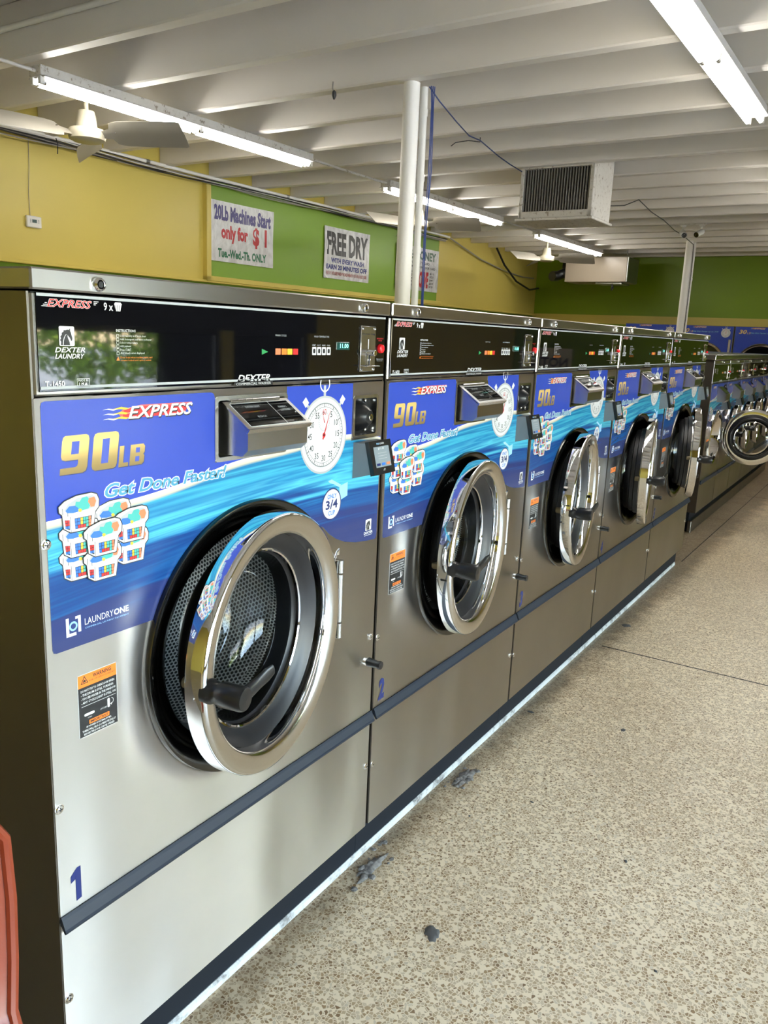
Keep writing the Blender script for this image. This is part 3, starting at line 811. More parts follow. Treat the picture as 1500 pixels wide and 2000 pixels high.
def door_parts(root, hinge, R, theta, k=1.0, handle=True):
    """hinged door; local origin at the hinge, centre at -(R+.01), outward = -y"""
    d = empty('door'); d.parent = root; d.location = hinge; d.rotation_euler = (0, 0, theta)
    cx = -(R + .01); c = (cx, 0, 0); ax = (0, -1, 0)
    s = R / .289
    P = lambda L: [(r * s, h * s) for r, h in L]
    b = MB(); b.lathe(P([(.236, .002), (.284, .0), (.289, .003), (.289, .037), (.2885, .041), (.286, .0455), (.282, .0475)]), c, ax, 'chrome', 96)
    b.lathe(P([(.282, .0475), (.276, .0478), (.262, .0452), (.250, .042), (.244, .039), (.2405, .034)]), c, ax, 'chrome_face', 96)
    b.lathe(P([(.2405, .034), (.2385, .026), (.236, .0), (.236, -.004)]), c, ax, 'chrome', 96)
    b.build('door_ring', d, sharp=50)
    b = MB(); b.lathe(P([(.2365, .008), (.232, .006), (.215, -.006), (.206, -.016), (.200, -.018), (.197, -.026), (.193, -.034), (.190, -.036), (.188, -.05), (.186, -.075), (.200, -.080), (.208, -.070), (.210, -.052), (.219, -.048), (.221, -.030), (.229, -.026), (.232, -.002)]), c, ax, 'rubber', 72); b.build('door_gasket', d)
    b = MB(); b.lathe(P([(.189, -.034), (.183, -.06), (.176, -.085), (.160, -.112), (.125, -.130), (.07, -.139), (0, -.142)]), c, ax, 'door_glass', 64); b.build('door_glass', d)
    b = MB(); b.lathe(P([(.201, -.0165), (.1975, -.0150), (.1945, -.0175), (.1935, -.024)]), c, ax, 'chrome', 64); b.build('glass_trim', d)
    if handle:
        hx, hz = cx - .266 * s, -.006
        b = MB()
        b.lathe([(.0, -.004), (.026, -.004), (.026, .0), (.024, .012), (.0215, .016), (.0215, .028), (.025, .034), (.0245, .078), (.022, .084), (0, .086)], (hx, -.040 * s, hz), (0, -1, 0), 'black_plastic', 24)
        L = [(.0, 0), (.025, .002), (.055, .010), (.078, .020), (.092, .027)]; wz = [.020, .018, .0150, .0165, .012]; ty = [.010, .009, .0065, .0055, .004]
        V = []; F = []
        y0 = -.040 * s - .070
        for (u, v), ww, tt in zip(L, wz, ty):
            n = Vector((-.30, 0, .95)).normalized()
            for a in range(12):
                an = 2 * pi * a / 12
                V.append(Vector((hx + u, y0 + .006 * (u / .092) ** 2 * -3, hz + v)) + n * ww * cos(an) + Vector((0, tt * sin(an), 0)))
        for i in range(len(L) - 1):
            for a in range(12): F.append((i * 12 + a, i * 12 + (a + 1) % 12, (i + 1) * 12 + (a + 1) % 12, (i + 1) * 12 + a))
        F.append(tuple(range(12))); F.append(tuple(range((len(L) - 1) * 12, len(L) * 12)))
        b.raw(V, F, 'black_plastic', True)
        b.build('door_handle', d, sharp=60)
        b = MB(); b.lathe([(.0, .022), (.010, .022), (.012, .019), (.0125, .004), (.010, 0)], (hx + .012, .002, hz), (0, 1, 0), 'brass', 20); b.build('door_catch', d)
    return d

def drum_part(root, cx, cz, ropen, rdrum, y0, depth):
    b = MB()
    prof = [(ropen, y0), (ropen + .004, y0 + .03), (rdrum, y0 + .06), (rdrum, y0 + depth)]
    n = 72; base = 0
    V = []; F = []; UV = []
    for r, y in prof:
        for i in range(n + 1):
            a = 2 * pi * i / n
            V.append((cx + r * cos(a), y, cz + r * sin(a)))
    uvs = []
    for j in range(len(prof) - 1):
        for i in range(n):
            F.append((j * (n + 1) + i, j * (n + 1) + i + 1, (j + 1) * (n + 1) + i + 1, (j + 1) * (n + 1) + i))
            for jj, ii in ((j, i), (j, i + 1), (j + 1, i + 1), (j + 1, i)):
                uvs.append((2 * pi * ii / n * rdrum, 1.0 + prof[jj][1]))
    b.raw(V, F, 'drum_steel', True)
    yb = y0 + depth; o = len(prof) * (n + 1)
    V2 = [(cx, yb - .03, cz)] + [(cx + rdrum * .5 * cos(2 * pi * i / n), yb - .02, cz + rdrum * .5 * sin(2 * pi * i / n)) for i in range(n)] + [(cx + rdrum * cos(2 * pi * i / n), yb, cz + rdrum * sin(2 * pi * i / n)) for i in range(n)]
    F2 = [(0, 1 + i, 1 + (i + 1) % n) for i in range(n)] + [(1 + i, 1 + n + i, 1 + n + (i + 1) % n, 1 + (i + 1) % n) for i in range(n)]
    for f in F2:
        for i in f: uvs.append((V2[i][0] - cx, V2[i][2] - cz))
    b.raw(V2, F2, 'drum_steel', True)
    me = b.mesh('drum')
    ul = me.uv_layers.new(name='UVMap')
    for k, u in enumerate(uvs): ul.data[k].uv = u
    dr = bpy.data.objects.new('drum', me); COL.objects.link(dr); dr.parent = root
    return dr

def make_washer():
    root = empty('front_load_washer')
    # cabinet sides, back, base
    b = MB()
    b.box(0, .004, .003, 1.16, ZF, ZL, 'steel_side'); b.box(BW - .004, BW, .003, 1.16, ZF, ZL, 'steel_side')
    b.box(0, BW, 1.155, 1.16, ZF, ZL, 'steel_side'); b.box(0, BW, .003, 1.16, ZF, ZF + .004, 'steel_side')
    b.box(0, BW, .09, 1.155, ZP - .006, ZP, 'steel_side')
    b.build('cabinet', root)
    b = MB(); b.box(-.001, BW + .001, -.011, 1.165, ZL + .003, ZT, 'steel_trim', .003); lid = b.build('top_cover', root)
    for x in (.122, .905):
        b = MB(); keylock(b, x, 1.6215, -.011, .0115); b.build('cover_lock', lid)
    control_panel(root)
    # upper front with porthole, dispenser and lock recess
    bez = circle(DC[0], DC[1], .275, 96)
    disp = rrect(.405, .622, 1.300, 1.4225, .008); lockb = rrect(.890, .997, 1.303, 1.405, .008)
    b = MB(); b.plate(rrect(.0015, BW - .0015, ZS + .003, ZP - .003, .002, 2), [bez, disp, lockb], 0, .012, 'brushed_steel')
    up_ = b.build('front_panel', root)
    b = MB(); b.plate(rrect(.0015, BW - .0015, ZF, ZS - .003, .002, 2), [], 0, .02, 'brushed_steel'); low = b.build('kick_panel', root)
    for x, z in ((.010, 1.203), (.0095, .721), (1.012, .735)):
        b = MB(); screw(b, x, z, 0); b.build('screw', up_)
    for x, z in ((.010, .325), (1.014, .335)):
        b = MB(); screw(b, x, z, 0); b.build('screw', low)
    # bumper strip
    b = MB()
    prof = [(0, .505), (-.004, .506), (-.007, .501), (-.014, .484), (-.0165, .481), (-.0155, .4765), (-.012, .4755), (-.003, .488), (0, .488)]
    n = len(prof); V = [(x, y, z) for x in (.0, BW) for y, z in prof]
    b.raw(V, [(i, (i + 1) % n, n + (i + 1) % n, n + i) for i in range(n)] + [tuple(range(n - 1, -1, -1)), tuple(range(n, 2 * n))], 'rubber_strip'); b.build('bumper_strip', root)
    b = MB(); b.box(-.006, W - .006, .038, .07, .021, ZF + .002, 'kick_black', .002); b.build('toe_kick', root)
    # sticker
    st = []
    st += [(.012, 1.018), (.014, 1.012), (.02, 1.010)]
    a_in = math.atan2(1.010 - DC[1], -((.3055) ** 2 - (1.010 - DC[1]) ** 2) ** .5)
    a_out = math.atan2(1.112 - DC[1], ((.3055) ** 2 - (1.112 - DC[1]) ** 2) ** .5)
    st += circle(DC[0], DC[1], (.3055), 40, a_in, a_out, True)
    st += [(.775, 1.092), (.80, 1.071), (.83, 1.053), (.87, 1.037), (.92, 1.026), (.97, 1.020), (1.012, 1.017), (1.018, 1.02), (1.020, 1.03)]
    st += [(1.020, 1.297), (.884, 1.297), (.884, 1.4395), (.626, 1.4395), (.626, 1.295), (.401, 1.295), (.401, 1.425), (.398, 1.433), (.390, 1.436), (.020, 1.436), (.014, 1.434), (.012, 1.428)]
    b = MB(); b.plate(st, [], -.0008, -.0001, 'wave_sticker', 'print_white'); sk = b.build('wave_sticker', root)
    y = -.0010
    b = MB()
    weight_print(b, y)
    b.build('weight_print', sk)
    b = MB(); flame_logo(b, .130, .340, 1.396, 1.4205, y); b.build('express_logo', sk)
    b = MB(); text(b, 'Get Done Faster!', .130, .434, 1.263, 1.2875, y, 'print_textblue', shear=.28, bold=.022, outline=.05, omat='print_white', res=3); b.build('slogan_print', sk)
    b = MB(); baskets_print(b, y); b.build('basket_print', sk)
    b = MB(); stopwatch(b, .767, 1.3205, .0905, y); b.build('stopwatch_print', sk)
    b = MB()
    for pts in ([(.040, 1.066), (.046, 1.066), (.046, 1.0375), (.060, 1.0375), (.060, 1.032), (.040, 1.032)], [(.059, 1.066), (.070, 1.066), (.070, 1.036), (.0645, 1.036), (.0645, 1.061), (.059, 1.061)]):
        b.poly(pts, y, 'print_white')
    b.annulus(.0545, 1.0495, .0052, .0085, y - .0001, 'print_lightblue', 24)
    text(b, 'LAUNDRY', .078, .1395, 1.0445, 1.0565, y, 'print_white'); text(b, 'ONE', .1405, .174, 1.0445, 1.0565, y, 'print_white', bold=.03)
    text(b, 'COMMERCIAL LAUNDRY EQUIPMENT', .078, .174, 1.037, 1.0405, y, 'print_lightblue', res=1)
    b.build('dealer_print', sk)
    b = MB()
    b.poly([(.840, 1.150), (.874, 1.158), (.874, 1.193), (.838, 1.187)], y, 'print_lightblue'); b.poly([(.79, 1.206), (.805, 1.208), (.845, 1.190), (.838, 1.184), (.812, 1.196), (.797, 1.200)], y, 'print_lightblue')
    b.disc(.807, 1.146, .0405, y - .0001, 'print_navy', 40); b.disc(.807, 1.146, .0370, y - .0002, 'print_white', 40)
    text(b, 'ONLY', .788, .827, 1.160, 1.172, y - .0003, 'print_blue', bold=.03); text(b, '3/4', .782, .832, 1.134, 1.157, y - .0003, 'print_navy', bold=.03); text(b, 'CUP', .793, .822, 1.118, 1.130, y - .0003, 'print_blue', bold=.03)
    b.build('dose_print', sk)
    b = MB(); horse_logo(b, .964, 1.048, .030, y); text(b, 'DEXTER', .958, 1.000, 1.038, 1.045, y, 'print_white', bold=.03); b.rect(.960, .998, 1.034, 1.0352, y, 'print_white'); b.build('maker_print', sk)
    # porthole bezel and drum
    b = MB(); b.lathe([(.307, -.0012), (.3075, .006), (.305, .0115), (.298, .0125), (.272, .004), (.250, -.008), (.240, -.022), (.236, -.04), (.235, -.12)], (DC[0], 0, DC[1]), (0, -1, 0), 'dark_steel', 96); b.build('porthole_bezel', root)
    drum_part(root, DC[0], DC[1], .235, .37, .118, .52)
    # hinge
    b = MB()
    for z0, z1 in ((.795, .835), (.838, .965), (.968, 1.002)):
        b.cyl((.826, -.020, z0), (.826, -.020, z1), .0085, 'steel_plain', 16)
    b.box(.800, .838, -.010, .0, .80, 1.0, 'steel_plain', .002); b.tube([(.815, -.008, 1.0), (.815, -.016, 1.025), (.822, -.016, 1.03), (.826, -.012, 1.015)], .003, 'chrome', 8)
    b.build('door_hinge', root)
    door_parts(root, HINGE, RD, radians(9))
    # latch release knob low at the right
    b = MB(); b.cyl((.985, 0, .672), (.985, -.012, .672), .011, 'chrome', 16); b.lathe([(.009, .010), (.013, .014), (.0105, .045), (.0125, .052), (.011, .056), (0, .057)], (.985, 0, .672), (0, -1, 0), 'black_plastic', 20); b.build('release_knob', root)
    # soap dispenser
    b = MB(); b.plate(rrect(.400, .627, 1.295, 1.4275, .010), [rrect(.409, .618, 1.304, 1.4185, .006)], -.0025, .03, 'steel_plain'); b.box(.405, .622, .028, .034, 1.30, 1.4225, 'print_black')
    dr = b.build('dispenser_frame', root)
    pr = [(.02, 1.412), (.0, 1.412), (-.067, 1.364), (-.067, 1.324), (-.052, 1.3105), (.02, 1.3105)]
    n = len(pr); V = [(x, y_, z) for x in (.424, .616) for y_, z in pr]
    b = MB(); b.raw(V, [(i, n + i, n + (i + 1) % n, (i + 1) % n) for i in range(n)] + [tuple(range(n)), tuple(range(2 * n - 1, n - 1, -1))], 'steel_trim'); dp = b.build('soap_dispenser', root)
    def lidp(u, v, h):       # u across, v 0 back..1 front, h above the sloping lid
        return (u, .0 + (-.072) * v - .575 * h, 1.4135 - .0485 * v + .82 * h)
    def lidbox(mb, u0, u1, v0, v1, h0, h1, mm):
        V = [lidp(u, v, h) for u in (u0, u1) for v in (v0, v1) for h in (h0, h1)]
        mb.raw(V, [(0, 1, 3, 2), (4, 6, 7, 5), (0, 4, 5, 1), (2, 3, 7, 6), (0, 2, 6, 4), (1, 5, 7, 3)], mm)
    b = MB(); lidbox(b, .420, .622, .0, 1.0, .0, .003, 'steel_trim'); lidbox(b, .420, .622, .98, 1.02, -.007, .003, 'steel_plain'); ld = b.build('dispenser_lid', dp)
    b = MB(); lidbox(b, .432, .612, .10, .93, .003, .0036, 'print_white'); lidbox(b, .434, .546, .12, .91, .003, .0040, 'black_gloss'); lidbox(b, .548, .610, .12, .91, .003, .0040, 'black_gloss'); b.build('lid_label', dp)
    def lidtext(body, u0, u1, v0, v1, mm='print_grey'):
        b = MB()
        q = MB(); text(q, body, u0, u1, 0, 1, 0, mm, res=1)
        q.shift(lambda p: lidp(p[0], v1 + (v0 - v1) * p[2], .0043)); b.raw(q.v, q.f, mm); b.build('lid_lettering', dp)
    lidtext('DETERGENT', .468, .512, .22, .29); lidtext('BLEACH', .478, .503, .58, .65); lidtext('FABRIC', .566, .592, .30, .37); lidtext('SOFTENER', .562, .596, .42, .49)
    b = MB()
    for k in range(7): b.cyl((.440 + .022 * k, -.004, 1.4165), (.461 + .022 * k, -.004, 1.4165), .0042, 'steel_plain', 12)
    b.build('lid_hinge', dp)
    # coin box lock in its recess
    b = MB(); b.plate(rrect(.886, 1.001, 1.299, 1.409, .010), [rrect(.8945, .9925, 1.3075, 1.4005, .006)], -.003, .03, 'steel_plain'); b.box(.89, .997, .026, .032, 1.303, 1.405, 'black_plastic'); b.build('coin_box_frame', root)
    b = MB(); b.lathe([(.040, -.028), (.038, -.012), (.030, .004), (.021, .016), (.017, .020), (0, .021)], (.936, 0, 1.354), (0, -1, 0), 'black_plastic', 32); cb_ = b.build('coin_box_lock', root)
    b = MB(); b.lathe([(.0085, .020), (.0085, .024), (.006, .0245), (0, .0235)], (.936, 0, 1.354), (0, -1, 0), 'chrome', 20); b.rect(.9345, .9375, 1.350, 1.358, -.0248, 'print_black'); b.build('lock_cylinder', cb_)
    for x, z in ((.972, 1.392), (.975, 1.316), (.902, 1.392)):
        b = MB(); b.lathe([(.0065, -.026), (.0062, -.020), (.004, -.017), (0, -.016)], (x, 0, z), (0, -1, 0), 'chrome', 14); b.build('lock_screw', cb_)
    # card reader
    b = MB(); V = []
    for x0, x1, y_, z in ((.894, 1.004, .0, 1.199), (.894, 1.004, .0, 1.291), (.899, .999, -.033, 1.291), (.899, .999, -.052, 1.214)):
        V += [(x0, y_, z), (x1, y_, z)]
    b.raw(V, [(0, 2, 4, 6), (1, 7, 5, 3), (2, 3, 5, 4), (4, 5, 7, 6), (0, 6, 7, 1)], 'reader_grey'); cr = b.build('card_reader', root)
    def rdp(u, v, h):        # u across, v 0 top..1 bottom of the sloping face, h out of it
        return (u, -.033 - .019 * v - .97 * h, 1.291 - .077 * v + .24 * h)
    def rdbox(mb, u0, u1, v0, v1, h0, h1, mm):
        V = [rdp(u, v, h) for u in (u0, u1) for v in (v0, v1) for h in (h0, h1)]
        mb.raw(V, [(0, 1, 3, 2), (4, 6, 7, 5), (0, 4, 5, 1), (2, 3, 7, 6), (0, 2, 6, 4), (1, 5, 7, 3)], mm)
    b = MB(); rdbox(b, .8985, .9995, -.04, 1.05, .0, .012, 'black_plastic'); tb = b.build('tablet', cr)
    b = MB(); rdbox(b, .914, .985, .16, .82, .012, .0124, 'screen_lit'); b.build('screen', cr)
    b = MB()
    def rdtext(body, u0, u1, v0, v1, mm):
        q = MB(); text(q, body, u0, u1, 0, 1, 0, mm, res=1, bold=.02)
        q.shift(lambda p: rdp(p[0], v1 + (v0 - v1) * p[2], .0130)); b.raw(q.v, q.f, mm)
    rdtext('FAS', .930, .943, .035, .095, 'print_lightblue'); rdtext('CARD', .944, .965, .035, .095, 'print_white')
    rdtext('$11.00', .933, .962, .19, .27, 'print_white')
    for k, (mm) in enumerate(('print_navy', 'print_blue', 'print_coral')): rdbox(b, .918 + .023 * k, .934 + .023 * k, .69, .77, .0124, .0128, mm)
    for k in range(3): rdbox(b, .928, .970, .36 + .09 * k, .38 + .09 * k, .0124, .0128, 'print_dim')
    b.lathe([(.004, 0), (.004, .001), (.0025, .001)], rdp(.949, .92, .012), (0, -1, -.2), 'print_grey', 12)
    b.build('screen_print', cr)
    # warning label
    b = MB(); b.plate(rrect(.0575, .1425, .8345, .9545, .003), [], -.0006, -.0001, 'print_white')
    b.rect(.0585, .1415, .8355, .9300, -.0008, 'print_black'); b.rect(.0585, .1415, .9300, .9535, -.0008, 'print_orange')
    yy = -.0010
    text(b, 'WARNING', .090, .130, .9425, .9500, yy, 'print_black', bold=.02); text(b, 'RISK OF SERIOUS INJURY', .082, .138, .9365, .9400, yy, 'print_black', res=1)
    b.poly([(.064, .9365), (.080, .9365), (.072, .9515)], yy, 'print_black'); b.poly([(.0665, .938), (.0775, .938), (.072, .9485)], yy - .0001, 'print_orange'); b.poly([(.068, .939), (.075, .9395), (.0745, .9425), (.071, .9445)], yy - .0002, 'print_black')
    for k, s in enumerate(('DO NOT TRY TO OPEN DOOR WHEN', '- THE DRUM IS STILL TURNING', '- YOU SEE WATER IN THE WINDOW', '- ANY CYCLE LIGHT IS STILL ON')):
        z = .9205 - .0075 * k
        text(b, s, .0635, .0635 + .0026 * len(s), z, z + .0045, yy, 'print_white', bold=.02, res=1)
    b.rect(.0640, .1385, .8930, .8938, yy, 'print_white')
    b.poly(rrect(.069, .091, .8735, .8785, .0024, 5), yy, 'print_white'); text(b, 'OPEN', .076, .085, .8680, .8705, yy, 'print_white', res=1)
    b.poly(rrect(.1195, .1250, .8720, .8900, .0026, 5), yy, 'print_white'); text(b, 'LATCHED', .104, .1185, .8735, .8765, yy, 'print_white', res=1)
    arc = [(.1285 + .0050 * cos(a), .8830 + .0058 * sin(a)) for a in [pi * .5 - pi * i / 10 for i in range(11)]]
    b.poly(arc + [(.1285 + .0040 * cos(a), .8830 + .0048 * sin(a)) for a in [-pi * .5 + pi * i / 10 for i in range(11)]], yy, 'print_white'); b.poly([(.1290, .8795), (.1290, .8745), (.1255, .8772)], yy, 'print_white')
    b.poly(rrect(.0790, .1230, .8560, .8640, .001), yy, 'print_orange'); text(b, 'IMPORTANT', .0815, .1205, .8575, .8625, yy - .0001, 'print_black', bold=.03)
    for k, s in enumerate(('IF POWER IS INTERRUPTED,', 'THERE WILL BE A 2-3 MINUTE DELAY', 'BEFORE THE DOOR CAN BE OPENED')):
        z = .8500 - .0062 * k; wd = .0023 * len(s)
        text(b, s, .1005 - wd / 2, .1005 + wd / 2, z, z + .0040, yy, 'print_white', bold=.02, res=1)
    b.build('warning_label', root)
    return root

def door_of(root):
    return next(c for c in root.children if c.name.startswith('door') and c.type == 'EMPTY')

WASHER_LABELS = ['nearest large steel washer with a blue number 1 at its lower left', 'second large washer along the row, blue number 2 beside its bumper strip', 'third large washer in the row, between the ones numbered 2 and 4',
                 'fourth large washer in the row, second from the far end of the big ones', 'last and furthest of the five large steel washers, its door ajar the widest']
THETA = [9.3, 7.3, 7.6, 11.3, 14.8]
proto = make_washer()
for i in range(5):
    wsh = proto if i == 0 else copy_tree(proto)
    wsh.location = (i * W, 0, 0)
    tag(wsh, WASHER_LABELS[i], 'washer', 'large washers in the front row')
    door_of(wsh).rotation_euler = (0, 0, radians(THETA[i]))
for i, wsh in enumerate([o for o in COL.objects if o.name.startswith('front_load_washer')]):
    n = round(wsh.location.x / W) + 1
    b = MB()
    if n == 1:
        b.poly([(.036, .518), (.0475, .520), (.0475, .586), (.040, .586), (.026, .574), (.026, .560), (.036, .564)], -.0006, 'print_navy')
    else:
        text(b, str(n), .026, .058, .520, .586, -.0006, 'print_navy', bold=.05, shear=.1)
    b.build('number_sticker', wsh)

# ================================================================== small washers beyond
SW = .742; SBW = .734; SY = .14; SZ0, SZS, SZP, SZT = .18, .446, 1.268, 1.455
SDC = (.355, .80); SR = .235
def make_small(first):
    root = empty('compact_washer')
    b = MB(); b.box(0, .004, .003, .95, SZ0, SZT, 'steel_side'); b.box(SBW - .004, SBW, .003, .95, SZ0, SZT, 'steel_side'); b.box(0, SBW, .945, .95, SZ0, SZT, 'steel_side'); b.box(0, SBW, .003, .95, SZ0, SZ0 + .004, 'steel_side'); b.build('cabinet', root)
    b = MB(); b.box(.0045, SBW - .0045, .0, .05, SZP, SZT, 'steel_trim', .003); b.build('fascia', root)
    b = MB(); b.box(.006, SBW - .006, -.004, .001, SZP + .006, SZT - .026, 'black_gloss', .0015); cp = b.build('control_panel', root)
    b = MB(); y = -.0048
    for z in (SZP + .010, SZT - .032): b.rect(.008, SBW - .008, z, z + .003, y, 'print_grey')
    horse_logo(b, .035, 1.355, .034, y); text(b, 'DEXTER', .28, .40, 1.277, 1.291, y, 'print_white', shear=.3, bold=.02)
    for k in range(6): b.rect(.11, .165 + .008 * (k % 3), 1.385 - .008 * k, 1.387 - .008 * k, y, 'print_dim')
    for k, c in enumerate(('print_coral', 'print_yellow', 'print_red')): b.rect(.36 + .02 * k, .377 + .02 * k, 1.345, 1.358, y, c)
    for k in range(4): b.rect(.46 + .019 * k, .475 + .019 * k, 1.343, 1.360, y, 'print_white')
    b.build('panel_print', cp)
    b = MB(); b.box(.615, .680, -.008, -.003, 1.295, 1.405, 'steel_plain', .0015); b.cyl((.647, -.008, 1.343), (.647, -.03, 1.343), .0075, 'chrome', 12); b.box(.620, .676, -.030, -.008, 1.308, 1.3115, 'chrome', .0008); b.build('coin_slide', cp)
    b = MB(); b.lathe([(.0, .017), (.0105, .013), (.0115, 0)], (.700, -.004, 1.352), (0, -1, 0), 'red_button', 16); b.build('stop_button', cp)
    b = MB(); keylock(b, .395, 1.442, 0, .010); b.build('cover_lock', root)
    b = MB(); b.plate(rrect(.0015, SBW - .0015, SZS + .003, SZP - .003, .002, 2), [circle(*SDC, .222, 64)], 0, .012, 'brushed_steel'); fp = b.build('front_panel', root)
    b = MB(); b.plate(rrect(.0015, SBW - .0015, SZ0, SZS - .003, .002, 2), [], 0, .02, 'brushed_steel'); b.build('kick_panel', root)
    b = MB(); b.box(.02, SBW, -.012, 0, SZS - .022, SZS + .012, 'rubber_strip', .003); b.build('bumper_strip', root)
    b = MB(); st = [(.008, .90)] + [(.008 + .0, .90)][:0]
    ai = math.atan2(.90 - SDC[1], -(.232 ** 2 - .01) ** .5); ao = math.atan2(.93 - SDC[1], (.232 ** 2 - .0169) ** .5)
    st = [(.008, .90)] + circle(*SDC, .232, 28, ai, ao, True) + [(.62, .92), (.726, .905), (.726, 1.262), (.008, 1.262)]
    b.plate(st, [], -.0008, -.0001, 'wave_sticker_small', 'print_white'); sk = b.build('wave_sticker', root)
    b = MB(); baskets_print(b, -.001, .8, .0, .055); b.build('basket_print', sk)
    b = MB(); flame_logo(b, .075, .215, 1.225, 1.243, -.001); text(b, 'Get Done Faster!', .09, .32, 1.118, 1.138, -.001, 'print_textblue', shear=.28, outline=.04, omat='print_white'); b.build('sticker_print', sk)
    b = MB(); b.lathe([(.236, -.001), (.236, .016), (.228, .022), (.214, .018), (.200, -.004), (.190, -.05)], (SDC[0], 0, SDC[1]), (0, -1, 0), 'chrome', 64); b.build('porthole_bezel', root)
    drum_part(root, SDC[0], SDC[1], .190, .28, .05, .5)
    b = MB(); b.box(.586, .632, -.028, .0, .735, .865, 'steel_plain', .004); b.build('door_hinge', root)
    d = door_parts(root, (.612, -.018, SDC[1]), .246, 0)
    # dispenser
    pr = [(.0, 1.235), (-.075, 1.175), (-.075, 1.125), (-.06, 1.105), (.0, 1.105)]; n = len(pr)
    V = [(x, y_, z) for x in (.290, .470) for y_, z in pr]
    b = MB(); b.raw(V, [(i, n + i, n + (i + 1) % n, (i + 1) % n) for i in range(n)] + [tuple(range(n)), tuple(range(2 * n - 1, n - 1, -1))], 'steel_trim'); dp = b.build('soap_dispenser', root)
    b = MB()
    V = [(.300, -.0045, 1.2345), (.460, -.0045, 1.2345), (.460, -.071, 1.1815), (.300, -.071, 1.1815)]; b.raw(V, [(0, 3, 2, 1)], 'black_gloss'); b.build('lid_label', dp)
    b = MB(); b.plate(rrect(.560, .660, 1.150, 1.245, .008), [], -.003, 0, 'black_plastic'); b.lathe([(.034, .0), (.026, .014), (.016, .022), (0, .023)], (.610, 0, 1.197), (0, -1, 0), 'black_plastic', 20); b.build('coin_box_lock', root)
    b = MB(); V = []
    for x0, x1, y_, z in ((.560, .665, .0, 1.02), (.560, .665, .0, 1.115), (.565, .660, -.033, 1.115), (.565, .660, -.055, 1.035)): V += [(x0, y_, z), (x1, y_, z)]
    b.raw(V, [(0, 2, 4, 6), (1, 7, 5, 3), (2, 3, 5, 4), (4, 5, 7, 6), (0, 6, 7, 1)], 'reader_grey'); cr = b.build('card_reader', root)
    b = MB(); V = [(.566, -.0345, 1.114), (.659, -.0345, 1.114), (.659, -.0565, 1.036), (.566, -.0565, 1.036)]; V += [(x, y_ - .012, z - .003) for x, y_, z in V]
    b.raw(V, [(7, 6, 5, 4), (0, 1, 5, 4), (1, 2, 6, 5), (2, 3, 7, 6), (3, 0, 4, 7)], 'black_plastic'); b.build('tablet', cr)
    b = MB(); b.plate(rrect(.06, .125, .70, .80, .003), [], -.0006, 0, 'print_black'); b.rect(.06, .125, .782, .80, -.0008, 'print_orange'); b.build('warning_label', root)
    return root
SMALL_LABELS = ['compact washer with its round door swung wide open, first of the lower row', 'second compact washer, just past the one with the open door', 'third compact washer of the lower row', 'fourth compact washer of the lower row', 'fifth compact washer of the lower row', 'last compact washer, nearest the dryers at the end wall']
sproto = make_small(True)
for i in range(6):
    s = sproto if i == 0 else copy_tree(sproto)
    s.location = (6.3 + SW * i, SY, 0)
    tag(s, SMALL_LABELS[i], 'washer', 'compact washers in the lower row')
    door_of(s).rotation_euler = (0, 0, radians(97) if i == 0 else radians(3))
b = MB(); b.box(6.26, 6.3 + SW * 6 + .02, SY - .012, 1.12, SZT + .004, 1.502, 'steel_plain', .004)
tag(b.build('counter_top'), 'long steel worktop running over the compact washers', 'worktop')

# ================================================================== stacked dryers on the end wall
def make_dryer():
    root = empty('stack_dryer')      # local: front faces -x ; y across (0 .. -.82), origin on the floor
    w = .82
    def sw(mb):                      # built facing -y, turned to face -x : (x,y,z) -> (y, -x, z)
        mb.shift(lambda p: (p[1], -p[0], p[2])); return mb
    b = MB(); b.box(0, w, .0, .75, .0, 1.878, 'steel_side', .003); sw(b).build('cabinet', root)
    b = MB(); b.plate(rrect(.01, w - .01, 1.43, 1.872, .006), [circle(.37, 1.40, .335, 40, 0.0927, pi - .0927, True)[0:0] or circle(.37, 1.30, .30, 3)[0:0]][:0], -.0015, 0, 'wave_sticker'); sk = sw(b).build('wave_sticker', root)
    b = MB(); text(b, '30', .06, .17, 1.770, 1.832, -.0022, 'gold_print', shear=.2, bold=.03); text(b, 'LB', .175, .225, 1.770, 1.80, -.0022, 'gold_print', shear=.2); flame_logo(b, .215, .42, 1.842, 1.866, -.0022)
    text(b, 'Get Dry Faster up to 30%', .22, .60, 1.775, 1.797, -.0022, 'print_textblue', shear=.28, outline=.03, omat='print_lightblue'); stopwatch(b, .705, 1.775, .066, -.0022)
    sw(b).build('sticker_print', root)
    for z in (1.30, .48):
        b = MB(); b.lathe([(.338, .0), (.338, .02), (.328, .03), (.312, .028), (.30, .018)], (.40, 0, z), (0, -1, 0), 'chrome', 56); d = sw(b).build('door_ring', root)
        b = MB(); b.lathe([(.302, .018), (.25, .014), (.0, .012)], (.40, 0, z), (0, -1, 0), 'black_gloss', 48); sw(b).build('door_glass', root)
    b = MB(); b.box(.758, .792, -.012, 0, 1.12, 1.68, 'steel_trim', .004); sw(b).build('door_handle', root)
    b = MB(); b.box(.02, w - .02, -.004, 0, .83, .95, 'black_gloss', .001); sw(b).build('control_panel', root)
    return root
dl = ['stack dryer at the end wall, leftmost and half hidden by the white column', 'stack dryer just right of the white column, stopwatch on its blue header', 'stack dryer at the right edge, its whole round door arch showing', 'stack dryer furthest right along the end wall']
dproto = make_dryer()
for i in range(4):
    d = dproto if i == 0 else copy_tree(dproto)
    d.location = RP(12.52, 2.96 - .83 * i, 0); d.rotation_euler = (0, 0, -A_ROOM)
    tag(d, dl[i], 'dryer', 'stack dryers on the end wall')

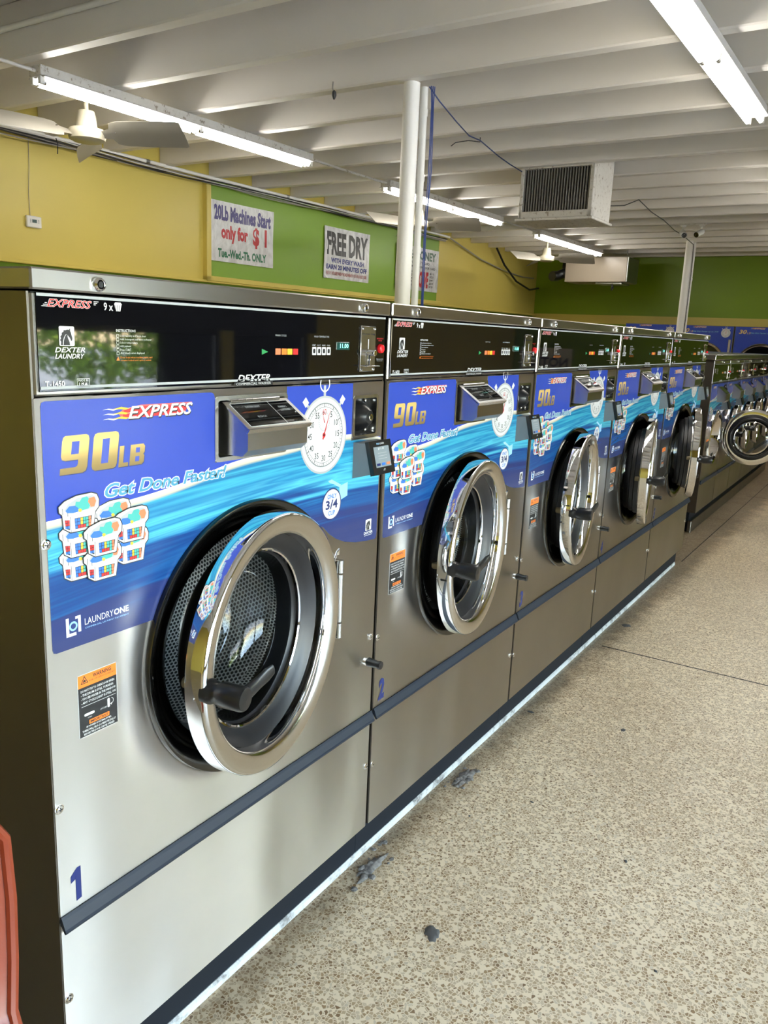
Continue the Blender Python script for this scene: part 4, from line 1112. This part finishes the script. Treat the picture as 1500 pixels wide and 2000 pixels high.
# ================================================================== columns
def column(x, y, label, dx, dy, clamps):
    r = empty('column', RP(x, y)); r.rotation_euler = (0, 0, -A_ROOM)
    b = MB(); b.lathe([(.047, 0), (.047, Z_JOIST)], (0, 0, 0), (0, 0, 1), 'white_paint', 32); b.build('post', r)
    b = MB(); b.lathe([(.021, 0), (.021, Z_JOIST - .02)], (dx, dy, 0), (0, 0, 1), 'white_plastic', 20)
    for z in clamps: b.lathe([(.024, -.02), (.0245, -.018), (.0245, .018), (.024, .02)], (dx, dy, z), (0, 0, 1), 'white_plastic', 20)
    b.build('side_pipe', r)
    tag(r, label, 'column', 'white columns')
    return r
column(3.47, 1.52, 'white steel column with a side pipe, rising behind the second washer', .042, -.060, (2.80, 2.45, 2.05))
column(11.1, 1.76, 'white column in front of the green end wall, dark cable running down it', .050, -.055, (2.45,))

# ================================================================== fluorescent fittings
def make_fitting(worn):
    r = empty('fluorescent_fitting')          # local x along, z = 0 underside of the joists
    m_ = 'worn_white' if worn else 'fixture_white'
    b = MB(); b.box(0, 2.46, -.055, .055, -.058, 0, m_, .003); b.box(.01, 2.45, -.075, .075, -.064, -.056, 'fixture_white', .002); b.build('body', r)
    for x in (.0, 1.215, 2.43):
        for yy in (-.036, .036):
            b = MB(); b.box(x, x + .03, yy - .013, yy + .013, -.098, -.058, 'white_plastic', .003); b.build('lamp_holder', r)
    for x in (.022, 1.236):
        for yy in (-.036, .036):
            b = MB(); b.lathe([(0, 0), (.0125, .0), (.0128, .018)], (x, yy, -.088), (1, 0, 0), 'leg_metal', 16); b.lathe([(.0128, .018), (.0132, .02), (.0132, 1.182), (.0128, 1.184)], (x, yy, -.088), (1, 0, 0), 'tube_glow', 16); b.lathe([(.0128, 1.184), (.0125, 1.202), (0, 1.202)], (x, yy, -.088), (1, 0, 0), 'leg_metal', 16); b.build('tube', r)
    return r
FIT = [(2.28, 3.29, True, 'worn fluorescent light at upper left, in front of the nearest fan'), (5.90, 3.30, True, 'fluorescent light partly behind the first white column'), (9.46, 3.30, True, 'small distant fluorescent light above the far ceiling fan'),
       (2.26, -.10, False, 'bright twin-tube fluorescent light at the upper right corner'), (6.0, -.10, False, 'added twin-tube fluorescent light continuing the aisle row out of view'), (9.6, -.10, False, 'added twin-tube fluorescent light out of view, brightening the far end of the aisle')]  # last two fittings added out of view, continuing the row to light the room
fa = make_fitting(True); fb = make_fitting(False); used = set()
for x, y, worn, lab in FIT:
    src = fa if worn else fb
    f_ = copy_tree(src) if worn in used else src
    used.add(worn)
    f_.location = RP(x, y, Z_JOIST - .001); f_.rotation_euler = (0, 0, -A_ROOM)
    tag(f_, lab, 'light', 'fluorescent ceiling lights')
b = MB()
for x0, x1, y in ((-3.5, 2.28, 3.29), (4.74, 5.9, 3.29), (8.36, 9.46, 3.30)):
    b = MB(); b.tube([(x0, y, Z_JOIST - .03), ((x0 + x1) / 2, y, Z_JOIST - .034), (x1, y, Z_JOIST - .03)], .0105, 'worn_white', 10)
    o = roomify(b.build('light_conduit')); tag(o, {-3.5: 'thin white conduit leading in to the nearest light', 4.74: 'thin white conduit between the first and second lights', 8.36: 'thin white conduit between the second and third lights'}[x0], 'conduit', 'light conduits')

# ================================================================== ceiling fans
def make_fan():
    r = empty('ceiling_fan')                    # local origin at motor centre
    b = MB(); b.lathe([(0, -.045), (.085, -.045), (.112, -.032), (.118, -.008), (.118, .015), (.108, .03), (.07, .036), (.066, .04), (.058, .11), (.05, .14), (.02, .145)], (0, 0, 0), (0, 0, 1), 'cream_enamel', 40); b.build('motor', r)
    b = MB(); b.lathe([(.014, .12), (.014, .50)], (0, 0, 0), (0, 0, 1), 'cream_enamel', 16); b.lathe([(.014, .43), (.05, .47), (.055, .50)], (0, 0, 0), (0, 0, 1), 'cream_enamel', 24); b.build('down_rod', r)
    for k in range(3):
        a = 2 * pi * k / 3
        b = MB(); V = []; F = []
        st = [(.10, .02, .0), (.17, .03, .004), (.19, .066, .008), (.25, .078, .008), (.45, .082, .004), (.66, .080, -.002), (.68, .074, -.002)]
        for x, hw, zz in st:
            for yy, dz in ((-hw, .046), (0, 0.0), (hw, -.052)):
                V.append((x, yy, zz + dz * (hw / .07)))
            for yy, dz in ((hw, -.052), (0, 0.0), (-hw, .046)):
                V.append((x, yy, zz + dz * (hw / .07) - .004))
        for i in range(len(st) - 1):
            for q in range(6): F.append((i * 6 + q, i * 6 + (q + 1) % 6, (i + 1) * 6 + (q + 1) % 6, (i + 1) * 6 + q))
        F.append((0, 1, 2, 3, 4, 5)); e = (len(st) - 1) * 6; F.append((e + 5, e + 4, e + 3, e + 2, e + 1, e))
        b.raw(V, F, 'blade_grey', True)
        for yy in (-.025, .025): b.lathe([(.008, 0), (.006, .005), (0, .006)], (.215, yy, .010 - .01 * (yy < 0)), (0, 0, 1), 'leg_metal', 10)
        R_ = Matrix.Rotation(a, 4, 'Z'); b.shift(lambda p: tuple(R_ @ Vector(p)))
        b.build('blade', r, sharp=70)
    return r
fp = make_fan()
for i, (x, z, ang, lab) in enumerate(((2.85, 2.735, 50, 'cream ceiling fan hanging behind the nearest light'), (7.0, 2.715, 45, 'cream ceiling fan half hidden by the first white column'), (10.57, 2.70, 40, 'distant cream ceiling fan by the heater unit'))):
    f_ = fp if i == 0 else copy_tree(fp)
    f_.location = RP(x, 3.6, z); f_.rotation_euler = (0, 0, radians(ang))
    tag(f_, lab, 'fan', 'three-bladed ceiling fans')

# ================================================================== return air box
r = empty('return_air_box', RP(5.88, 1.28, 0)); r.rotation_euler = (0, 0, -A_ROOM)
bx0, bx1, by0, by1, bz0, bz1 = 0, .46, 0, .64, 2.555, 2.965
b = MB(); b.box(bx0 + .05, bx1, by0, by1, bz0, bz1 + .1, 'worn_white', .006); b.build('casing', r)
b = MB()
for a in ((by0, by0 + .035, bz0, bz1), (by1 - .03, by1, bz0, bz1), (by0, by1, bz0, bz0 + .055), (by0, by1, bz1 - .02, bz1)):
    b.box(bx0, bx0 + .052, a[0], a[1], a[2], a[3], 'worn_white', .004)
b.build('grille_frame', r)
b = MB(); b.box(.045, .051, by0 + .03, by1 - .03, bz0 + .05, bz1 - .02, 'fin_dark'); b.build('filter', r)
fm = MB().box(.012, .036, -.0022, .0022, bz0 + .05, bz1 - .02, 'cable_grey').mesh('fin')
for k in range(25):
    o = bpy.data.objects.new('fin', fm); COL.objects.link(o); o.parent = r; o.location = (0, by0 + .045 + k * .0233, 0)
b = MB(); b.box(-.02, bx1 + .02, -.02, by1 + .02, bz0 - .022, bz0, 'worn_white', .005); b.build('drip_tray', r)
tag(r, 'white metal return air box with dark vertical fins under the joists', 'air vent')

# ================================================================== unit heater
r = empty('unit_heater', RP(12.1, 2.9, 0)); r.rotation_euler = (0, 0, -A_ROOM)
b = MB(); b.box(0, .55, 0, 1.0, 2.485, 2.865, 'heater_beige', .008); b.box(.0, .55, -.012, .0, 2.49, 2.86, 'galvanised', .003); b.build('casing', r)
b = MB(); b.box(.05, .45, .08, .5, 2.455, 2.485, 'galvanised', .004); b.build('burner_tray', r)
b = MB(); b.tube([(.12, 1.0, 2.64), (.12, 1.08, 2.62), (.06, 1.15, 2.58), (-.06, 1.19, 2.57)], .078, 'pipe_dark', 20); b.build('elbow_duct', r)
b = MB(); b.cyl((.35, 1.0, 2.75), (.35, 1.16, 2.75), .085, 'black_plastic', 24); b.build('flue', r)
b = MB(); b.box(.0, .02, .2, .22, 2.36, 2.46, 'black_plastic', .003); b.cyl((.01, .21, 2.40), (-.02, .19, 2.40), .02, 'black_plastic', 14); b.build('gas_valve', r)
for yy in (.1, .9):
    b = MB(); b.tube([(.27, yy, 2.86), (.27, yy, Z_DECK)], .006, 'leg_metal', 8); b.build('hanger_rod', r)
tag(r, 'beige hanging unit heater with a duct elbow before the green wall', 'heater')

# ================================================================== security cameras
bm_ = MB(); bm_.box(9.43, 9.46, 1.20, 1.50, Z_JOIST - .018, Z_JOIST - .0005, 'worn_white', .002)
tag(roomify(bm_.build('mounting_board')), 'narrow board under a joist holding two cameras', 'board')
def make_cam():
    r = empty('security_camera')
    b = MB(); b.lathe([(.032, 0), (.032, -.012), (.012, -.022)], (0, 0, 0), (0, 0, 1), 'white_plastic', 20); b.tube([(0, 0, -.02), (0, 0, -.05), (-.02, 0, -.075)], .011, 'white_plastic', 10); b.build('bracket', r)
    b = MB(); b.lathe([(0, .06), (.028, .06), (.034, .045), (.034, -.06), (.036, -.075), (.031, -.075)], (-.03, 0, -.095), (.9, 0, .35), 'white_plastic', 24); b.build('housing', r)
    b = MB(); b.lathe([(.031, -.070), (.014, -.066), (0, -.072)], (-.03, 0, -.095), (.9, 0, .35), 'black_gloss', 20); b.build('lens', r)
    return r
c1 = make_cam(); c2 = copy_tree(c1)
for c, y, a, lab in ((c1, 1.45, 25, 'white security camera tilted down, left of the pair'), (c2, 1.24, -20, 'security camera with a dark lens facing us, right of the pair')):
    c.location = RP(9.445, y, Z_JOIST - .018); c.rotation_euler = (0, 0, radians(a)); tag(c, lab, 'camera', 'security cameras')

# ================================================================== thermostat, wall cables, posters
r = empty('thermostat', RP(3.231, Y_LEFT, 2.257)); r.rotation_euler = (0, 0, -A_ROOM)
b = MB(); b.box(0, .13, -.028, 0, 0, .088, 'white_plastic', .006); b.build('case', r)
b = MB(); b.box(.044, .086, -.0295, -.027, .036, .062, 'print_dim'); b.rect(.046, .084, .038, .060, -.030, 'led_panel'); b.build('display', r)
b = MB()
for x in (.028, .098):
    for k in range(3): b.box(x, x + .007, -.031, -.028, .036 + .010 * k, .042 + .010 * k, 'print_dim')
b.build('buttons', r)
tag(r, 'white wall thermostat with a small dark display on yellow wall', 'thermostat')
b = MB(); b.tube([(3.275, Y_LEFT - .006, 2.345), (3.27, Y_LEFT - .008, 2.5), (3.285, Y_LEFT - .008, 2.7), (3.29, Y_LEFT - .01, 2.92)], .0025, 'cable_grey', 6)
tag(roomify(b.build('thermostat_wire')), 'thin wire running up the yellow wall from the thermostat', 'wire')

b = MB(); b.tube([(X_NEAR + .1, Y_LEFT - .07, 2.962), (2.5, Y_LEFT - .07, 2.958), (5.2, Y_LEFT - .07, 2.945), (8.6, Y_LEFT - .07, 2.945), (9.9, Y_LEFT - .07, 2.945)], .016, 'white_paint', 12)
for x in (2.2, 4.4, 6.3, 8.1): b.lathe([(.02, -.02), (.02, .02)], (x, Y_LEFT - .07, 2.955 - .0015 * x), (1, 0, 0), 'galvanised', 12)
tag(roomify(b.build('wall_conduit')), 'long white conduit along the top of the yellow wall', 'conduit')
rng = random.Random(3)
cols = ['cable_black', 'cable_grey', 'cable_black', 'cable_grey', 'cable_black', 'white_plastic']
b = MB()
for k in range(6):
    pts = []; ph = rng.random() * 6; amp = .010 + .014 * rng.random(); off = rng.uniform(-.035, .012)
    x = X_NEAR + .1
    while x < 9.9:
        sag = .03 * (1 - abs(((x * .52 + ph * .2) % 2) - 1)) if k in (3, 5) else .012 * sin(x * 1.7 + ph)
        pts.append((x, Y_LEFT - .092 - .012 * (k % 3) + .006 * sin(3 * x + ph), 2.928 + off * .8 - sag + amp * .4 * sin(x * 2.3 + ph) - .002 * x)); x += .25
    b.tube(pts, .0055 if k < 4 else .004, cols[k], 6)
tag(roomify(b.build('cable_bundle')), 'loose bundle of dark and grey cables strapped along the wall conduit', 'cables')
b = MB(); b.tube([(3.44, Y_LEFT - .142, 2.935), (3.45, Y_LEFT - .148, 2.90), (3.445, Y_LEFT - .148, 2.82)], .004, 'cable_black', 6)
tag(roomify(b.build('cable_tie')), 'black cable tie with a dangling tail on the wall bundle', 'cable tie')
b = MB()
pts = [(9.9, Y_LEFT - .07, 2.94), (10.4, Y_LEFT - .05, 2.85), (11.0, Y_LEFT - .04, 2.74), (11.9, Y_LEFT - .035, 2.64), (12.6, Y_LEFT - .04, 2.60), (13.1, Y_LEFT - .03, 2.615)]
b.tube(pts, .010, 'cable_grey', 8); tag(roomify(b.build('sagging_cable')), 'grey cable sagging across the far end of the yellow wall', 'cable')
b = MB(); b.tube([(11.4, Y_LEFT - .10, 2.95), (11.7, Y_LEFT - .11, 2.72), (12.2, Y_LEFT - .11, 2.50), (12.8, Y_LEFT - .10, 2.40), (13.2, Y_LEFT - .09, 2.45)], .016, 'cable_black', 8); tag(roomify(b.build('black_hose')), 'thick black hose curving down near the green corner', 'hose')

def poster(name, label, x0, x1, z0, z1, fill):
    f = lambda x, z: .004 * sin(5.2 * (x - x0) + 2.1 * z) + .003 * sin(11 * z + 3 * x)
    nx, nz = 20, 14; V = []; F = []
    for dy in (0, .0015):
        for j in range(nz + 1):
            for i in range(nx + 1):
                x = x0 + (x1 - x0) * i / nx; z = z0 + (z1 - z0) * j / nz
                V.append((x, Y_LEFT - .040 + f(x, z) + dy, z))
    n = (nx + 1)
    for j in range(nz):
        for i in range(nx):
            a = j * n + i; F.append((a, a + 1, a + n + 1, a + n)); c = a + n * (nz + 1); F.append((c + n, c + n + 1, c + 1, c))
    r = empty(name, (0, 0, 0)); roomify(r)
    b = MB(); b.raw(V, F, 'vinyl_banner', True); b.build('banner_sheet', r)
    b = MB(); fill(b, lambda u: x0 + (x1 - x0) * u, lambda v: z0 + (z1 - z0) * v)
    b.shift(lambda p: (p[0], Y_LEFT - .0415 + f(p[0], p[2]) + p[1], p[2])); b.build('banner_print', r)
    tag(r, label, 'poster', 'banners on the green board')
mat('ban_purple', (.035, .025, .16), .35); mat('ban_red', (.48, .02, .025), .35); mat('ban_green', (.02, .15, .07), .35); mat('ban_black', (.02, .02, .02), .35); mat('ban_navy', (.012, .02, .17), .35); mat('ban_dkgreen', (.03, .09, .05), .35); mat('ban_maroon', (.30, .03, .02), .35)
def p1(b, X, Z):
    text(b, '20Lb Machines Start', X(.05), X(.95), Z(.68), Z(.94), 0, 'ban_purple', bold=.048)
    text(b, 'only for', X(.15), X(.58), Z(.32), Z(.62), 0, 'ban_red', bold=.048); text(b, '$ 1', X(.66), X(.89), Z(.30), Z(.66), 0, 'ban_red', bold=.04)
    text(b, 'Tue.-Wed.-Th. ONLY', X(.10), X(.88), Z(.07), Z(.22), 0, 'ban_green', bold=.045)
def p2(b, X, Z):
    text(b, 'FREE DRY', X(.05), X(.95), Z(.46), Z(.91), 0, 'ban_black', bold=.045)
    text(b, 'WITH EVERY WASH', X(.14), X(.88), Z(.31), Z(.41), 0, 'ban_navy', bold=.04); text(b, 'EARN 20 MINUTES OFF', X(.05), X(.95), Z(.18), Z(.28), 0, 'ban_navy', bold=.04)
    text(b, 'FREE DRY WITH EVERY WASH PURCHASE WHEN YOU USE OUR LOYALTY CARD', X(.05), X(.95), Z(.07), Z(.14), 0, 'ban_maroon', bold=.02, res=1)
def p3(b, X, Z):
    text(b, 'FREE MONEY', X(.10), X(.93), Z(.72), Z(.93), 0, 'ban_dkgreen', bold=.048)
    text(b, 'BUY OUR LOYALTY CARD', X(.15), X(.78), Z(.62), Z(.68), 0, 'ban_black', bold=.02, res=1); text(b, 'GET EXTRA MONEY ON YOUR CARD', X(.08), X(.92), Z(.52), Z(.58), 0, 'ban_black', bold=.02, res=1)
    text(b, 'PAY', X(.06), X(.30), Z(.08), Z(.46), 0, 'ban_black', bold=.02); text(b, 'RECEIVE', X(.46), X(.76), Z(.07), Z(.46), 0, 'ban_red', bold=.048)
    for k, (a, c) in enumerate((('$10', '$11'), ('$20', '$23'), ('$40', '$47'), ('$50', '$59'), ('$100', '$120'))):
        z = .40 - .078 * k; text(b, a, X(.33), X(.42), Z(z), Z(z + .055), 0, 'ban_black', bold=.02); text(b, c, X(.79), X(.88), Z(z), Z(z + .055), 0, 'ban_black', bold=.02)
poster('price_banner', 'vinyl banner about 20Lb machines for $1 on the green board', 5.197, 6.115, 2.190, 2.762, p1)
poster('free_dry_banner', 'vinyl banner reading FREE DRY in black letters', 7.008, 7.93, 2.165, 2.745, p2)
poster('free_money_banner', 'vinyl banner reading FREE MONEY, partly behind the column', 8.55, 9.675, 2.155, 2.722, p3)

# ================================================================== blue data cables
def rp(x, y, z): return RP(x, y, z)
b = MB()
for k in range(3):
    dx = .010 * k
    b.tube([rp(3.55 + dx, 1.44 - .006 * k, 2.95), rp(3.555 + dx, 1.435, 2.85), rp(3.55 + dx * 1.6, 1.43, 2.5), rp(3.545 + dx * .6 + .012 * (k == 1), 1.435, 2.15), rp(3.545 + dx, 1.43, 1.70), rp(3.54 + dx, 1.43, 1.62)], .0032, 'cable_blue', 6)
tag(b.build('column_cables'), 'blue data cables hanging down beside the first white column', 'cables')
b = MB(); b.tube([rp(3.55, 1.45, 2.945), rp(3.75, 1.50, 2.925), rp(4.2, 1.62, 2.915), rp(4.5, 1.69, 2.905), rp(4.771, 1.745, 2.935), rp(5.2, 1.81, 2.92), rp(5.55, 1.87, 2.925), rp(5.87, 1.91, 2.93)], .0045, 'cable_blue', 6)
tag(b.build('ceiling_cable'), 'blue cable looping along the joists to the air box', 'cable', 'data cables under the joists')
b = MB(); b.tube([rp(6.35, 1.33, 2.70), rp(7.0, 1.38, 2.80), rp(7.55, 1.42, 2.935), rp(8.3, 1.50, 2.925), rp(9.0, 1.56, 2.94), rp(9.8, 1.64, 2.93), rp(10.4, 1.68, 2.94), rp(11.07, 1.70, 2.90), rp(11.08, 1.69, 2.6), rp(11.07, 1.69, 2.2), rp(11.06, 1.69, 1.4)], .005, 'cable_black', 6)
tag(b.build('camera_cable'), 'dark cable running from the air box to the far column', 'cable', 'data cables under the joists')
b = MB(); b.tube([rp(4.771, 1.745, 2.955), rp(4.771, 1.745, 2.925), rp(4.70, 1.80, 2.925), rp(4.62, 1.86, 2.90), rp(4.60, 1.885, 2.875)], .0035, 'cable_black', 6)
tag(b.build('cable_tie'), 'black cable tie with a long tail under a joist, on the blue cable', 'cable tie')
# conduit along the nearest joist and a few bent wire hangers
b = MB(); b.tube([(2.145, Y_RIGHT + .1, 3.105), (2.145, Y_LEFT - .05, 3.105)], .016, 'white_paint', 12); tag(roomify(b.build('ceiling_conduit')), 'white painted conduit clipped along the side of the nearest joist', 'conduit')
for x, y, lab in ((4.40, 2.15, 'small bent wire hanger below the deck, left of the column'), (4.45, .95, 'small bent wire hanger below the deck, right of the column')):
    b = MB(); b.tube([(x, y, Z_DECK - .005), (x, y, Z_DECK - .09), (x + .10, y - .05, Z_DECK - .11), (x + .22, y - .10, Z_DECK - .10)], .005, 'white_paint', 6); tag(roomify(b.build('wire_hanger')), lab, 'hanger', 'wire hangers')
b = MB(); b.tube([(3.36, 2.0, 2.99), (3.355, 2.0, 2.955), (3.36, 1.99, 2.93)], .005, 'cable_grey', 6); b.lathe([(0, .03), (.012, .02), (.014, 0), (.006, -.02), (0, -.025)], (3.36, 1.99, 2.915), (0, 0, 1), 'cable_black', 10)
tag(roomify(b.build('joist_hook')), 'tiny dark hook with a clip hanging from a joist', 'hook')
# long white bracket strip
b = MB(); b.box(4.44, 4.47, -.2, 1.25, Z_DECK - .10, Z_DECK - .075, 'white_paint', .003); b.tube([(4.46, .62, Z_DECK), (4.46, .62, Z_DECK - .09), (4.62, .55, Z_DECK - .12)], .008, 'white_paint', 8); tag(roomify(b.build('ceiling_rail')), 'thin white rail hung in a joist bay at the right', 'rail')

# ================================================================== notice sign on the end wall (seen mirrored in the third washer)
r = empty('notice_sign', (0, 0, 0)); roomify(r)
b = MB(); b.box(X_BACK - .012, X_BACK, -4.45, -3.5, .95, 1.42, 'white_plastic', .003); b.build('sign_board', r)
b = MB(); text(b, 'NOTICE', .06, .89, 1.09, 1.26, 0, 'ban_navy', bold=.03); b.shift(lambda p: (X_BACK - .013 + p[1], -3.5 - p[0], p[2])); b.build('sign_print', r)
tag(r, 'white notice sign on the green end wall', 'sign')

# ================================================================== outside the windows
b = MB(); b.box(-40, 40, -40, Y_RIGHT - .16, -.22, -.06, 'asphalt')
tag(roomify(b.build('pavement')), 'grey pavement outside the shop windows', 'pavement', kind='structure')
def bush(x, y, rx, rz, n, lab):
    r = empty('garden_bush', RP(x, y, -.06)); rg = random.Random(int(x * 10))
    V = []; F = []
    for k in range(n):
        u = rg.uniform(-1, 1); a = rg.uniform(0, 2 * pi); q = (1 - u * u) ** .5; rad = rg.uniform(.65, 1.08)
        c = Vector((rx * q * cos(a) * rad, rx * .7 * q * sin(a) * rad, rz * .55 + rz * .5 * u * rad))
        e = Vector((rg.uniform(-1, 1), rg.uniform(-1, 1), rg.uniform(-1, 1))).normalized(); f2 = e.orthogonal().normalized()
        s = rg.uniform(.07, .14); o = len(V)
        V += [c - e * s, c + f2 * s * .45, c + e * s, c - f2 * s * .45]; F.append((o, o + 1, o + 2, o + 3))
    b = MB(); b.raw(V, F, 'leaf'); b.build('foliage', r)['kind'] = 'stuff'
    b = MB(); b.tube([(0, 0, 0), (.03, .02, rz * .4), (0, .05, rz * .75)], [.07, .05, .02], 'bark', 8); b.build('stem', r)
    tag(r, lab, 'bush', 'bushes outside the windows')
bush(7.2, -13.5, 2.0, 2.6, 3200, 'round green bush outside, nearest the first low window')
bush(12.2, -14.2, 2.1, 3.0, 3200, 'tall green bush outside, in the middle')
bush(17.2, -14.6, 2.3, 2.6, 3200, 'wide green bush outside, second to last along')
bush(22.4, -15.0, 2.5, 2.8, 3200, 'wide green bush outside, furthest along')

# ================================================================== chair at the left edge
r = empty('plastic_chair', (-.380, -.20, 0))
prof = [(.130, .872), (.129, .862), (.124, .80), (.118, .70), (.112, .60), (.098, .525), (.055, .475), (-.02, .452), (-.12, .448), (-.22, .456), (-.285, .452), (-.305, .435)]
V = []; F = []; nu = 16
for layer in (0, 1):
    for j, (yy, zz) in enumerate(prof):
        v = j / (len(prof) - 1)
        hw = [.180, .205, .222, .222, .215, .200, .200, .205, .21, .21, .20, .185][j]
        for i in range(nu + 1):
            u = -1 + 2 * i / nu
            curl = .030 * abs(u) ** 3
            x = u * hw
            dy = -curl if j < 6 else 0; dz = (curl * .6 if j >= 6 else 0) - (.03 * abs(u) ** 4 if j < 2 else 0)
            V.append((x, yy + dy + (.008 if layer and j < 6 else 0), zz + dz - (.008 if layer and j >= 6 else 0)))
n = nu + 1; np_ = len(prof) * n
for j in range(len(prof) - 1):
    for i in range(nu):
        a = j * n + i; F.append((a, a + n, a + n + 1, a + 1)); F.append((np_ + a + 1, np_ + a + n + 1, np_ + a + n, np_ + a))
rim = [i for i in range(n)] + [j * n + nu for j in range(1, len(prof))] + [(len(prof) - 1) * n + i for i in range(nu - 1, -1, -1)] + [j * n for j in range(len(prof) - 2, 0, -1)]
for k in range(len(rim)):
    a, c = rim[k], rim[(k + 1) % len(rim)]; F.append((a, c, np_ + c, np_ + a))
b = MB(); b.raw(V, F, 'chair_orange', True); sh = b.build('seat_shell', r, sharp=60)
b = MB(); b.tube([V[i] for i in rim] + [V[rim[0]]], .0085, 'chair_orange', 8, caps=False); b.build('shell_rim', r)
for sx in (-1, 1):
    for yy, oy in ((.05, .09), (-.22, -.27)):
        b = MB(); b.tube([(sx * .15, yy, .445), (sx * .19, oy, .22), (sx * .215, oy * 1.08, .0)], .011, 'leg_metal', 10); b.build('leg', r)
tag(r, 'orange moulded plastic chair at the left edge beside the first washer', 'chair')

# ================================================================== marks on the floor
def blob(name, x, y, r, h, matn, label, cat, seed, sq=1.0, ang=0., group=None):
    rg = random.Random(seed); n = 18; V = []; F = []
    rad = [r * rg.uniform(.72, 1.15) for _ in range(n)]
    for k, (s, z) in enumerate(((1.0, .0003), (.86, h * .7), (.5, h))):
        for i in range(n):
            a = 2 * pi * i / n; px_, py_ = rad[i] * s * cos(a), rad[i] * s * sin(a) * sq
            V.append((x + px_ * cos(ang) - py_ * sin(ang), y + px_ * sin(ang) + py_ * cos(ang), z + (h * .25 * rg.uniform(-1, 1) if k else 0)))
    V.append((x, y, h))
    for k in range(2):
        for i in range(n): F.append((k * n + i, k * n + (i + 1) % n, (k + 1) * n + (i + 1) % n, (k + 1) * n + i))
    for i in range(n): F.append((2 * n + i, 2 * n + (i + 1) % n, 3 * n))
    b = MB(); b.raw(V, F, matn, True); tag(b.build(name), label, cat, group)
blob('gum_spot', .899, -.307, .030, .004, 'gum', 'grey flattened gum spot on the floor, nearest the viewer', 'gum', 5, .7, .5)
blob('floor_plug', 3.646, -.045, .028, .003, 'gum', 'round dark floor plug by the pad, near the fourth washer', 'floor plug', 11, .95)
for k, (x, y, r_, lab) in enumerate(((1.03, -.022, .030, 'broken grey mortar patch by the pad, below the first two washers'), (1.65, -.024, .026, 'smaller broken mortar patch by the pad, below the second washer'))):
    rt_ = empty('mortar_patch', (x, y, 0)); rg = random.Random(20 + k)
    for q in range(16):
        b = MB(); s = rg.uniform(.004, .013); bm2 = bmesh.new(); bmesh.ops.create_icosphere(bm2, subdivisions=1, radius=s)
        ox, oy = rg.gauss(0, .055), rg.gauss(0, .018)
        for v in bm2.verts: v.co = Vector((v.co.x * rg.uniform(.7, 1.5) + ox, v.co.y * rg.uniform(.7, 1.4) + oy, max(0.0, v.co.z * .35 + s * .18)))
        b.bm(bm2, 'mortar'); b.build('mortar_crumb', rt_)
    tag(rt_, lab, 'rubble', 'mortar patches by the pad')
    V = []; F = []; n = 22
    for sc_, z in ((1, .0004), (.8, .0035)):
        for i in range(n):
            a = 2 * pi * i / n; q = rg.uniform(.6, 1.15) if sc_ == 1 else None
            if sc_ == 1: V.append((.085 * q * cos(a), .026 * q * sin(a), z))
            else: V.append((V[i][0] * .75, V[i][1] * .75, z * rg.uniform(.6, 1.4)))
    V.append((0, 0, .004))
    for i in range(n): F.append((i, (i + 1) % n, n + (i + 1) % n, n + i)); F.append((n + i, n + (i + 1) % n, 2 * n))
    b = MB(); b.raw(V, F, 'mortar', True); b.build('mortar_bed', rt_)

for k, (x, y, r_, lab) in enumerate(((2.373, -.395, .016, 'dark flattened speck on the floor beside the third washer'), (1.515, -.65, .008, 'small dark speck in the middle of the near floor'), (1.444, -.147, .006, 'tiny black speck near the second mortar patch'),
                                     (1.112, -.841, .006, 'tiny dark speck low at the right of the near floor'), (1.647, -.287, .008, 'small brown speck between the pad and the aisle'), (2.292, -.02, .018, 'dark smear on the floor against the third washer pad'))):
    blob('floor_speck', x, y, r_, .002, 'gum', lab, 'speck', 40 + k, .6, .3 * k, 'specks on the floor')
